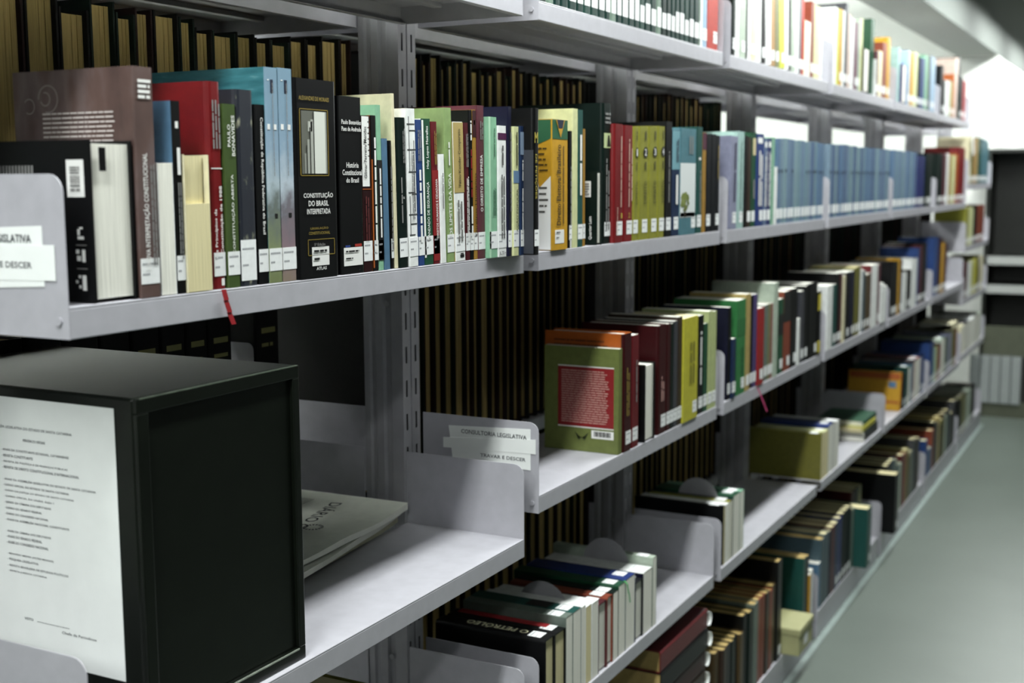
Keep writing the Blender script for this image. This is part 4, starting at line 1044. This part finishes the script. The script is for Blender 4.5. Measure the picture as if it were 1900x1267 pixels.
put_lines(tx, (-.0004, .130, .045), (0, -1, 0), (0, 0, 1), .05, .0012, 1, 3, .5, 0); typed('VISTO', .150, .045, .014, .003); typed('Chefe da Periodicos', .092, .038, .052, .003)
tx.build('typing', mat('typewriter grey', hexc('55585c'), .7, 0), nt_, fix=False)['kind'] = 'stuff'

# shelf signs taped to the side plates
def shelf_sign(x, pts_sheet, pts_strip, lines_, label):
    r = tag(empty('shelf_sign', (x, 0, 0)), label, 'sign', 'taped shelf signs')
    MB().prism(pts_sheet, -.0010, -.0004, lambda u, v, t: (t, u, v)).build('sheet', PAPER, r)
    MB().prism(pts_strip, -.0015, -.0010, lambda u, v, t: (t, u, v)).build('tape', PAPER, r)
    t_ = MB()
    for s, y, z, Wd, H in lines_: put_text(t_, s, (-.0019, y, z), (0, -1, 0), (0, 0, 1), Wd, H)
    t_.build('lettering', mat('sign grey', hexc('45484d'), .7, 0), r, fix=False)['kind'] = 'stuff'
shelf_sign(X0, [(.029, 1.366), (.19, 1.358), (.19, 1.418), (.029, 1.424)], [(.013, 1.372), (.2, 1.368), (.2, 1.402), (.013, 1.406)],
           [('CONSULTORIA LEGISLATIVA', .175, 1.4075, .132, .008), ('TRAVAR E DESCER', .130, 1.383, .086, .006)], 'white taped paper sign on the nearest shelf end plate')
shelf_sign(X0 + 1, [(.015, .976), (.168, .978), (.176, 1.040), (.015, 1.047)], [(.005, 1.005), (.187, 1.000), (.187, 1.018), (.005, 1.030)],
           [('CONSULTORIA LEGISLATIVA', .150, 1.0285, .128, .0075), ('TRAVAR E DESCER', .112, .9905, .088, .006)], 'white taped paper sign reading CONSULTORIA LEGISLATIVA on an end plate')

# folded newspapers lying on the first bay shelf
NEWS = mat('newsprint', hexc('d9dbd0'), .85, .06, 40); NEWSD = mat('yellowed newsprint', hexc('b5b49a'), .85, .1, 40)
def newspaper(i, cx, cy, z, rz, w, d, lab, m):
    r = tag(empty('newspaper', (cx, cy, z)), lab, 'newspaper', 'folded newspapers'); r.rotation_euler = (0, 0, rz)
    n = 12; mb = MB(); T = .009
    for k in range(n):
        for j in range(6):
            def P(a, b, top):
                u = -w / 2 + w * a / n; v = -d / 2 + d * b / 6
                wav = .003 * math.sin(u * 30 + i) * (.5 + b / 12)
                return (u, v, (T if top else 0) + (wav if top else max(0, wav * .6)) + .002 + (.008 * max(0, (a - 8) / 4) ** 2 if top else .006 * max(0, (a - 8) / 4) ** 2))
            mb.add([P(k, j, 1), P(k + 1, j, 1), P(k + 1, j + 1, 1), P(k, j + 1, 1)], [(0, 1, 2, 3)])
            mb.add([P(k, j, 0), P(k + 1, j, 0), P(k + 1, j + 1, 0), P(k, j + 1, 0)], [(3, 2, 1, 0)])
            if j == 0: mb.add([P(k, 0, 0), P(k + 1, 0, 0), P(k + 1, 0, 1), P(k, 0, 1)], [(0, 1, 2, 3)])
            if j == 5: mb.add([P(k, 6, 0), P(k + 1, 6, 0), P(k + 1, 6, 1), P(k, 6, 1)], [(3, 2, 1, 0)])
            if k == n - 1: mb.add([P(n, j, 0), P(n, j + 1, 0), P(n, j + 1, 1), P(n, j, 1)], [(0, 1, 2, 3)])
            if k == 0: mb.add([P(0, j, 0), P(0, j + 1, 0), P(0, j + 1, 1), P(0, j, 1)], [(3, 2, 1, 0)])
    mb.build('folded_sheets', m, r, smooth=False)
    return r
newspaper(0, 1.560, .335, .8722, .10, .36, .25, 'yellowed folded newspaper at the bottom of the newspaper pile', NEWSD)
newspaper(1, 1.570, .325, .8835, .16, .36, .25, 'folded newspaper in the middle of the newspaper pile', NEWS)
np_ = newspaper(2, 1.565, .330, .8950, .06, .37, .26, 'topmost folded newspaper with DIÁRIO OFICIAL masthead', NEWS)
ms = MB()
put_text(ms, 'DIÁRIO OFICIAL', (.130, -.010, .0215), (-.985, -.174, -.004), (.174, -.985, 0), .27, .027)
for k in range(16):
    a = k * PI / 8; ms.add([(-.005 + .017 * math.cos(a), -.062 + .017 * math.sin(a), .0190), (-.005 + .017 * math.cos(a + .3), -.062 + .017 * math.sin(a + .3), .0190), (-.005 + .009 * math.cos(a + .15), -.062 + .009 * math.sin(a + .15), .0190)], [(0, 1, 2)])
for q in range(3): put_lines(ms, (.15 - q * .1, .105, .0178), (-1, 0, 0), (0, -1, 0), .09, .07, 14, q, .3, .1)
ms.build('masthead', INK, np_, fix=False)['kind'] = 'stuff'

# ------------------------------------------------------------------ fourth shelf: books standing on their fore-edges, spines up
def spine_up(x, t, wdt, ln, colour, flags, desc, bay, z=None, y=.004, pages=PAGEW, parts=True, shelf='fourth'):
    return book(x, y, LV['fourth'] + LIP if z is None else z, t, ln, wdt, 'U', colour, flags, 0, desc, shelf, bay, parts, pages)
Z4 = LV['fourth'] + LIP
r0 = spine_up(1.873, .038, .146, .225, 'black', 'hs', 'thick black hardback spine up, white block title', 1, pages=PAGEC)
pt = MB(); put_text(pt, 'O PETRÓLEO', (.030, .045, .1468), (0, 1, 0), (-1, 0, 0), .125, .021); pt.build('spine_lettering', ink('d9d6b4'), r0, fix=False)
r0 = spine_up(1.912, .045, .144, .225, 'black', 'hs', 'black hardback spine up with red stripe', 1, pages=PAGEC)
MB().box(.024, .042, .03, .215, .144, .1446).build('spine_panel', ink('b3262e'), r0)
r0 = spine_up(1.958, .029, .160, .215, 'greygreen:greygreen', 's', 'grey green book spine up', 1)
r0 = spine_up(1.988, .036, .160, .215, 'teal2', 's', 'dark teal book spine up with brown band', 1)
MB().box(.002, .034, .055, .10, .160, .1606).build('spine_panel', ink('2a2019'), r0)
r0 = spine_up(2.025, .019, .158, .205, 'white', '', 'white paperback spine up', 1)
spine_up(2.045, .026, .152, .205, 'white', '', 'white paperback spine up', 1, pages=PAGEC)
bookend('bookend', 2.0722, .055, Z4, .105, .180, 'round-topped grey bookend standing among spine-up books, second bay')
spine_up(2.0745, .028, .150, .205, 'white', '', 'white paperback spine up', 1)
spine_up(2.104, .041, .138, .215, 'maroon', 'hs', 'dark maroon book spine up', 1)
spine_up(2.146, .029, .140, .215, 'rust', 'hs', 'rust red book spine up', 1)
spine_up(2.176, .026, .140, .215, 'darkgreen', 's', 'dark green book spine up', 1)
r0 = spine_up(2.203, .036, .146, .235, 'green2', 's', 'green book spine up with white label', 1)
d = MB()
for (ya, za, yb, zb, dx) in ((.001, .1485, -.004, .140, .0), (-.004, .140, -.005, .120, .004), (-.005, .120, -.005, .098, .012)):
    d.add([(.028 + dx, ya, za), (.034 + dx, ya, za), (.040 + dx, yb, zb), (.034 + dx, yb, zb)], [(0, 1, 2, 3)])
d.build('ribbon', mat('green ribbon', hexc('4f9a5c'), .5, .05), r0, fix=False)
spine_up(2.240, .050, .148, .225, 'royal', 's', 'royal blue book spine up with wide label', 1)
spine_up(2.292, .043, .126, .230, 'navyblack', 'hs', 'navy black hardback spine up', 1)
spine_up(2.336, .051, .134, .230, 'white:navy', 's', 'white book spine up with navy edge', 1)
bookend('bookend', 2.3885, .060, Z4, .105, .182, 'round-topped grey bookend beside the grey spine-up book')
spine_up(2.391, .020, .152, .235, 'palegreen', 's', 'pale grey hardback spine up at the row end', 1)
# third bay
spine_up(2.868, .012, .150, .235, 'black', 's', 'black hardback spine up by the end plate', 2, pages=PAGEC)
spine_up(2.881, .030, .150, .225, 'white', '', 'cream edged book spine up', 2)
spine_up(2.912, .017, .152, .215, 'olive', 's', 'slim lime book spine up', 2)
spine_up(2.930, .012, .152, .215, 'navy', 's', 'slim navy book spine up', 2)
bookend('bookend', 2.9432, .045, Z4, .105, .196, 'round-topped grey bookend behind the green spine-up book')
spine_up(2.945, .054, .158, .210, 'green2', 's', 'green book spine up', 2)
spine_up(3.000, .034, .156, .205, 'mint2', 's', 'mint book spine up', 2)
# fourth bay
spine_up(3.849, .030, .150, .235, 'olive2', 's', 'olive yellow book spine up, cover towards viewer', 3, pages=PAGEC)
spine_up(3.880, .060, .150, .225, 'paleyellow', 's', 'pale yellow book spine up', 3, pages=PAGEC)
spine_up(3.942, .060, .160, .225, 'royal', 's', 'royal blue book spine up', 3)
spine_up(4.003, .030, .158, .225, 'black', '', 'slim black book spine up', 3)
spine_up(4.035, .050, .156, .215, 'white', 's', 'white book spine up', 3)
for k, (dx, c, dsc) in enumerate(((.0, 'black', 'black book lying flat'), (.01, 'darkgreen', 'dark green book lying flat'), (-.01, 'limeyellow2', 'yellow green book lying flat'), (.012, 'green2', 'bright green book lying flat on top'))):
    book(4.50 + dx, .006 + .003 * k, Z4 + .018 * k, .0175, .24, .17, 'F', c, 's' if 0 else '', 0, dsc, 'fourth', 3, True)
# fifth and sixth bays
ro = book(5.17, .004, Z4, .012, .16, .215, 'S', 'orange:yellow', '', 6, 'orange and yellow magazine leaning in the row', 'fourth', 4, True)
MB().box(-.0005, 0, .004, .21, .128, .156).build('cover_panel', ink('c4641f'), ro); MB().box(-.0005, 0, .02, .05, .095, .120).build('label', ink('bl'), ro); MB().box(-.0005, 0, .004, .21, .03, .04).build('cover_panel', ink('c4641f'), ro)
x = 5.22; fr_ = random.Random(8)
def mixed(bay, x, seq):
    for c, dsc, wd, up_ in seq:
        t = fr_.uniform(.05, .062)
        if up_: spine_up(x, t, wd, .23, c, 's', dsc + ' book spine up', bay, parts=False)
        else: book(x, .004, Z4, t, wd, .22, 'S', c, 's', 0, dsc, 'fourth', bay, False, cmat(c))
        x += t + .001
mixed(4, 5.22, (('darkgreen', 'dark green', .15, 0), ('teal2', 'teal', .16, 0), ('green2', 'green', .16, 1), ('steel', 'steel blue', .165, 0), ('palepink', 'pale pink', .165, 0), ('navy', 'navy', .17, 1), ('rust', 'rust', .17, 1), ('lavender', 'lavender', .165, 0), ('blue', 'blue', .17, 0)))
mixed(5, 5.86, (('blue', 'bright blue', .20, 0), ('blue', 'bright blue', .20, 0), ('mintgrey', 'pale mint', .16, 0), ('paleyellow2', 'pale yellow', .165, 0), ('dustypink', 'dusty pink', .16, 0), ('dustypink', 'dusty pink', .16, 0), ('palegreen', 'pale green', .18, 1), ('green2', 'dark green', .18, 1), ('greygreen', 'grey green', .175, 0), ('greygreen', 'grey green', .17, 0), ('lavender', 'lavender', .18, 0), ('lavender', 'lavender', .18, 0), ('olivegrey', 'olive grey', .185, 0), ('olive2', 'olive', .18, 0), ('rust', 'brown', .18, 0)))
book(6.55, .01, Z4 + .1865, .03, .20, .16, 'F', 'cream', '', 0, 'cream book lying across the row', 'fourth', 5, False)
# olive book on the first bay's lower shelf
book(1.30, .03, Z4, .05, .235, .22, 'S', 'olive2', 'h', 0, 'olive yellow hardback', 'fourth', 0, True)
book(1.351, .03, Z4, .05, .235, .22, 'S', 'olive2', 'h', 0, 'olive yellow hardback', 'fourth', 0, True)

# ------------------------------------------------------------------ bottom shelf
ZB = BASE
PB = PAGED
fr_ = random.Random(31)
z = ZB
for k in range(7):
    t = .050; c = ['maroon2', 'black', 'maroon2', 'brown', 'maroon2', 'black', 'crimson'][k]
    r0 = book(2.444 + fr_.uniform(-.004, .004), .002 + fr_.uniform(0, .006), z, t, .314, .222, 'F', c, 'h', 0, '', 'bottom', 1, True, PAGEB if k % 2 else PAGED,
              full='%s bound volume lying flat, %s from the bottom of the stack' % ({'maroon2': 'dark maroon', 'black': 'black', 'brown': 'dark brown', 'crimson': 'crimson'}[c], ordw(k + 1)), group='stacked bound volumes')
    lp = MB()
    for q in range(6):
        a0, a1 = PI * q / 6, PI * (q + 1) / 6
        lp.add([(.314 + .016 * math.sin(a0), -.006, .025 + .017 * math.cos(a0)), (.314 + .016 * math.sin(a1), -.006, .025 + .017 * math.cos(a1)), (.314 + .016 * math.sin(a1), .010, .025 + .017 * math.cos(a1)), (.314 + .016 * math.sin(a0), .010, .025 + .017 * math.cos(a0))], [(0, 1, 2, 3)])
    lp.build('tape_tag', PAPER, r0, fix=False)
    z += t + .0005
def low_run(bay, seq, x, y=.002):
    for (t, h, c, fl, dsc, yo, pg) in seq:
        book(x, y + yo, ZB, t, h, .21, 'S', c, fl, 0, dsc, 'bottom', bay, x < 4.85, pg); x += t + .0006
    return x
seq = []
for i in range(6): seq.append((fr_.uniform(.032, .042), .205 - .002 * i, ['brown2', 'brown', 'navyblack', 'darkgreen', 'black', 'brown2'][i], 'h', ['olive brown', 'dark brown', 'navy black', 'dark green', 'black', 'olive brown'][i] + ' bound volume with browned pages', fr_.uniform(0, .01), PAGEB))
for i in range(8): seq.append((fr_.uniform(.033, .043), .225 + fr_.uniform(0, .015), ['black', 'darkgreen', 'greygreen', 'rust', 'rust', 'brown', 'rust', 'brown2'][i], 'h', ['black', 'dark green', 'grey green', 'rust', 'rust', 'brown', 'rust', 'olive brown'][i] + ' bound volume with browned pages', fr_.uniform(0, .006), PAGEB))
x = low_run(2, seq, 2.845)
x = low_run(2, [(.050, .295, 'black', 'hs', 'tall black bound volume', 0, PAGEB)], x)
bxx = x + .012
# beige lidded box jutting out over the lip
BEI = mat('beige green card', hexc('a3a276'), .6, .06, 30)
kb = tag(empty('storage_box', (bxx, -.050, ZB + .0006)), 'beige lidded card box jutting over the bottom shelf lip', 'box')
MB().box(.003, .157, .003, .197, 0, .06).build('body', BEI, kb, bevel=.003)
MB().box(0, .160, 0, .200, .06, .082).build('lid', BEI, kb, bevel=.004)
MB().box(-.0006, .0035, .06, .10, .018, .05).build('label', STICK, kb)
MB().box(.06, .10, .0024, .0034, .018, .05).build('label', STICK, kb)
x = max(bxx + .165, 3.66)
x = low_run(2, [(.030, .225, 'teal2', '', 'dark teal book', 0, PAGEB), (.030, .222, 'navyblack', '', 'navy black book', 0, PAGEB), (.020, .155, 'yellow', '', 'short slim yellow book', -.004, PAGEW), (.022, .165, 'white', '', 'short white book', -.004, PAGEW)], x)
x = low_run(3, [(.036, .155, 'steel', '', 'short steel blue book', 0, PAGEW), (.05, .225, 'slate', 'h', 'slate blue hardback', 0, PAGEB), (.05, .23, 'slate', 'h', 'slate blue hardback', 0, PAGEC), (.04, .225, 'navy', 'h', 'navy hardback', 0, PAGEC), (.05, .23, 'maroon', 'h', 'maroon hardback', 0, PAGEC), (.05, .23, 'navy2', 'hs', 'dark blue hardback', 0, PAGEC), (.045, .235, 'indigo', 'hs', 'indigo hardback', 0, PAGEC), (.05, .24, 'black', 'hs', 'black hardback', 0, PAGEC), (.045, .24, 'navyblack', 'hs', 'navy black hardback', 0, PAGEC), (.045, .24, 'black', 'hs', 'black hardback', 0, PAGEC), (.05, .22, 'greygreen', 'h', 'grey green hardback', 0, PAGEC)], 3.845)
low_run(3, [(.075, .215, 'teal2', 'hs', 'thick dark teal volume pulled forward', -.045, PAGEC)], x + .002)
x = low_run(3, [(.05, .25, 'maroon2', 'h', 'dark maroon hardback', .03, PAGEC), (.06, .25, 'black', 'h', 'black hardback', .03, PAGEC), (.06, .245, 'olivegrey', 'h', 'olive grey hardback', .03, PAGEC)], x + .082)
low_run(4, [(.075, .235, 'black2', 'hs', 'thick black volume pulled forward', -.050, PAGEC)], 4.850)
seq = [(.052, fr_.uniform(.19, .25), c, 'h', dsc + ' hardback', 0, PAGEC) for c, dsc in (('black', 'black'), ('navyblack', 'navy black'), ('slate', 'slate'), ('greygreen', 'grey green'), ('slate', 'slate'), ('palegreen', 'pale green'), ('maroon', 'maroon'), ('rust', 'rust'), ('olive2', 'olive'), ('brown2', 'olive brown'), ('greygreen', 'grey green'), ('darkgrey', 'dark grey'), ('black', 'black'), ('brown', 'brown'))]
low_run(4, seq, 4.935)
seq = [(.055, .12 if i in (1, 2) else fr_.uniform(.17, .23), c, 'h', dsc + ' hardback', 0, PAGEC) for i, (c, dsc) in enumerate((('blue', 'blue'), ('blue', 'blue'), ('steel', 'steel blue'), ('rust', 'rust'), ('black', 'black'), ('darkgrey', 'dark grey'), ('beige', 'beige'), ('black', 'black'), ('olive2', 'olive'), ('brown', 'brown'), ('palegreen', 'pale green'), ('black', 'black'), ('slate', 'slate'), ('brown', 'brown'), ('black', 'black'), ('darkgrey', 'dark grey')))]
low_run(5, seq, 5.85)

# ------------------------------------------------------------------ seventh bay, its shelves set at other heights
def far_run(x, z, items, shelf, h0, kind='S', w_=.16):
    for c, dsc, n in items:
        for i in range(n):
            t = fr_.uniform(.038, .05); h = h0 * fr_.uniform(.94, 1.03)
            if kind == 'S': book(x, .002, z, t, h, w_, 'S', c, 's', 0, dsc, shelf, 6, False)
            else: book(x, .004, z, t, .22, h, 'U', c, 's', 0, dsc + ' spine up', shelf, 6, False)
            x += t + .0008
    return x
b7 = bx0(6) + .005
ZL = [q + LIP for q in BAYLV[6]]
far_run(b7, ZL[0], [('cream', 'cream book', 2), ('olive2', 'olive book', 2), ('tan', 'tan book', 2), ('beige', 'beige book', 2), ('teal2', 'teal book', 3), ('tealgrey', 'grey teal book', 7)], 'upper', .24)
x = far_run(b7, ZL[1], [('olive', 'olive yellow book', 2), ('paleyellow', 'pale yellow book', 4), ('black', 'black book', 3), ('rust', 'rust book', 7)], 'second', .20)
far_run(b7, ZL[2], [('maroon', 'maroon book', 3), ('white', 'white book', 3), ('paleyellow', 'pale yellow book', 2), ('limeyellow2', 'lime yellow book', 4), ('black', 'black book', 2), ('cream', 'cream book', 4)], 'middle', .19)
far_run(b7, ZL[3], [('cream', 'cream book', 3), ('navy', 'navy book', 4), ('white', 'white book', 5), ('black', 'black book', 3), ('palegreen', 'pale green book', 3)], 'lower', .16, 'U')
far_run(b7, ZB, [('black', 'black book', 3), ('olivegrey', 'olive grey book', 4), ('palegreen', 'pale green book', 4), ('black', 'black book', 4)], 'bottom', .20)
for k, (c, dsc) in enumerate((('white', 'white book lying flat, pulled out over the plinth'), ('olivegrey', 'olive grey book lying flat, pulled out over the plinth'))):
    book(6.90 + .01 * k, -.10, ZB + .27 + .036 * k if 0 else ZL[3] - .2 + .036 * k, .035, .25, .2, 'F', c, '', 0, '', 'bottom', 6, False, full=dsc) if 0 else None

# ------------------------------------------------------------------ far end of the room
END = tag(empty('end_card', (bx1(5) + .035, -.012, 1.58)), 'white card hung at the end of the top shelf', 'card')
MB().prism([(0, .12), (.05, .13), (.11, .02), (.06, 0)], 0, .001, lambda u, v, t: (u, t, v)).build('sheet', PAPER, END)
tag(MB().box(XF - .004, XF - .0005, .14, .27, 1.74, 1.92).build('wall_sheet', mat('lavender paper', hexc('d9d7e0'), .7, .02)), 'pale lavender sheet pinned to the white end wall', 'paper')
DK = mat('dark stained bookcase', hexc('1c1f1a'), .5, .15, 20); OL = mat('olive painted panel', hexc('545848'), .6, .08, 20); BAR = mat('pale grey shelf edge', hexc('b6b9b6'), .5, .04)
bc = tag(empty('bookcase', (XF - .36, -1.96, 0)), 'dark low bookcase with pale shelf edges across the aisle end', 'bookcase')
MB().box(.33, .358, 0, 2.02, .1, 1.625).build('back_panel', DK, bc)
for y in (0, 2.0): MB().box(0, .33, y, y + .02, .1, 1.625).build('side_panel', DK, bc)
MB().box(-.005, .358, -.005, 2.025, 1.625, 1.645).build('top_board', DK, bc)
for z in (.945, .770):
    s = MB().box(0.004, .33, .02, 2.0, z, z + .05).build('shelf', DK, bc); MB().box(0, .004, .02, 2.0, z, z + .05).build('shelf_edge', BAR, s)
MB().box(0, .02, .02, 2.0, .38, .565).build('drawer_front', OL, bc)
MB().box(0.01, .33, .02, 2.0, .1, .38).build('base_panel', DK, bc)
MB().box(0, .33, 0, 2.02, 0, .1).build('plinth', OL, bc)
ht = tag(empty('louvred_panel', (XF - .372, -.19, .085)), 'grey louvred heater panel in front of the low bookcase', 'heater')
HG = mat('grey heater enamel', hexc('9aa09f'), .5, .05)
MB().box(0.003, .011, 0, .30, 0, .30).build('back_plate', mat('heater backing', hexc('6e7473'), .6, .05), ht)
for k in range(5): MB().box(-.008, .003, .004 + k * .06, .054 + k * .06, .004, .296).build('slat', HG, ht, bevel=.002)

fm = MB(); fm.v = FAR['v']; fm.f = FAR['f']; fm.m = FAR['m']
tag(fm.build('distant_books', FAR['mats']), 'rows of small coloured books on the far bays of the shelving', 'books', kind='stuff')
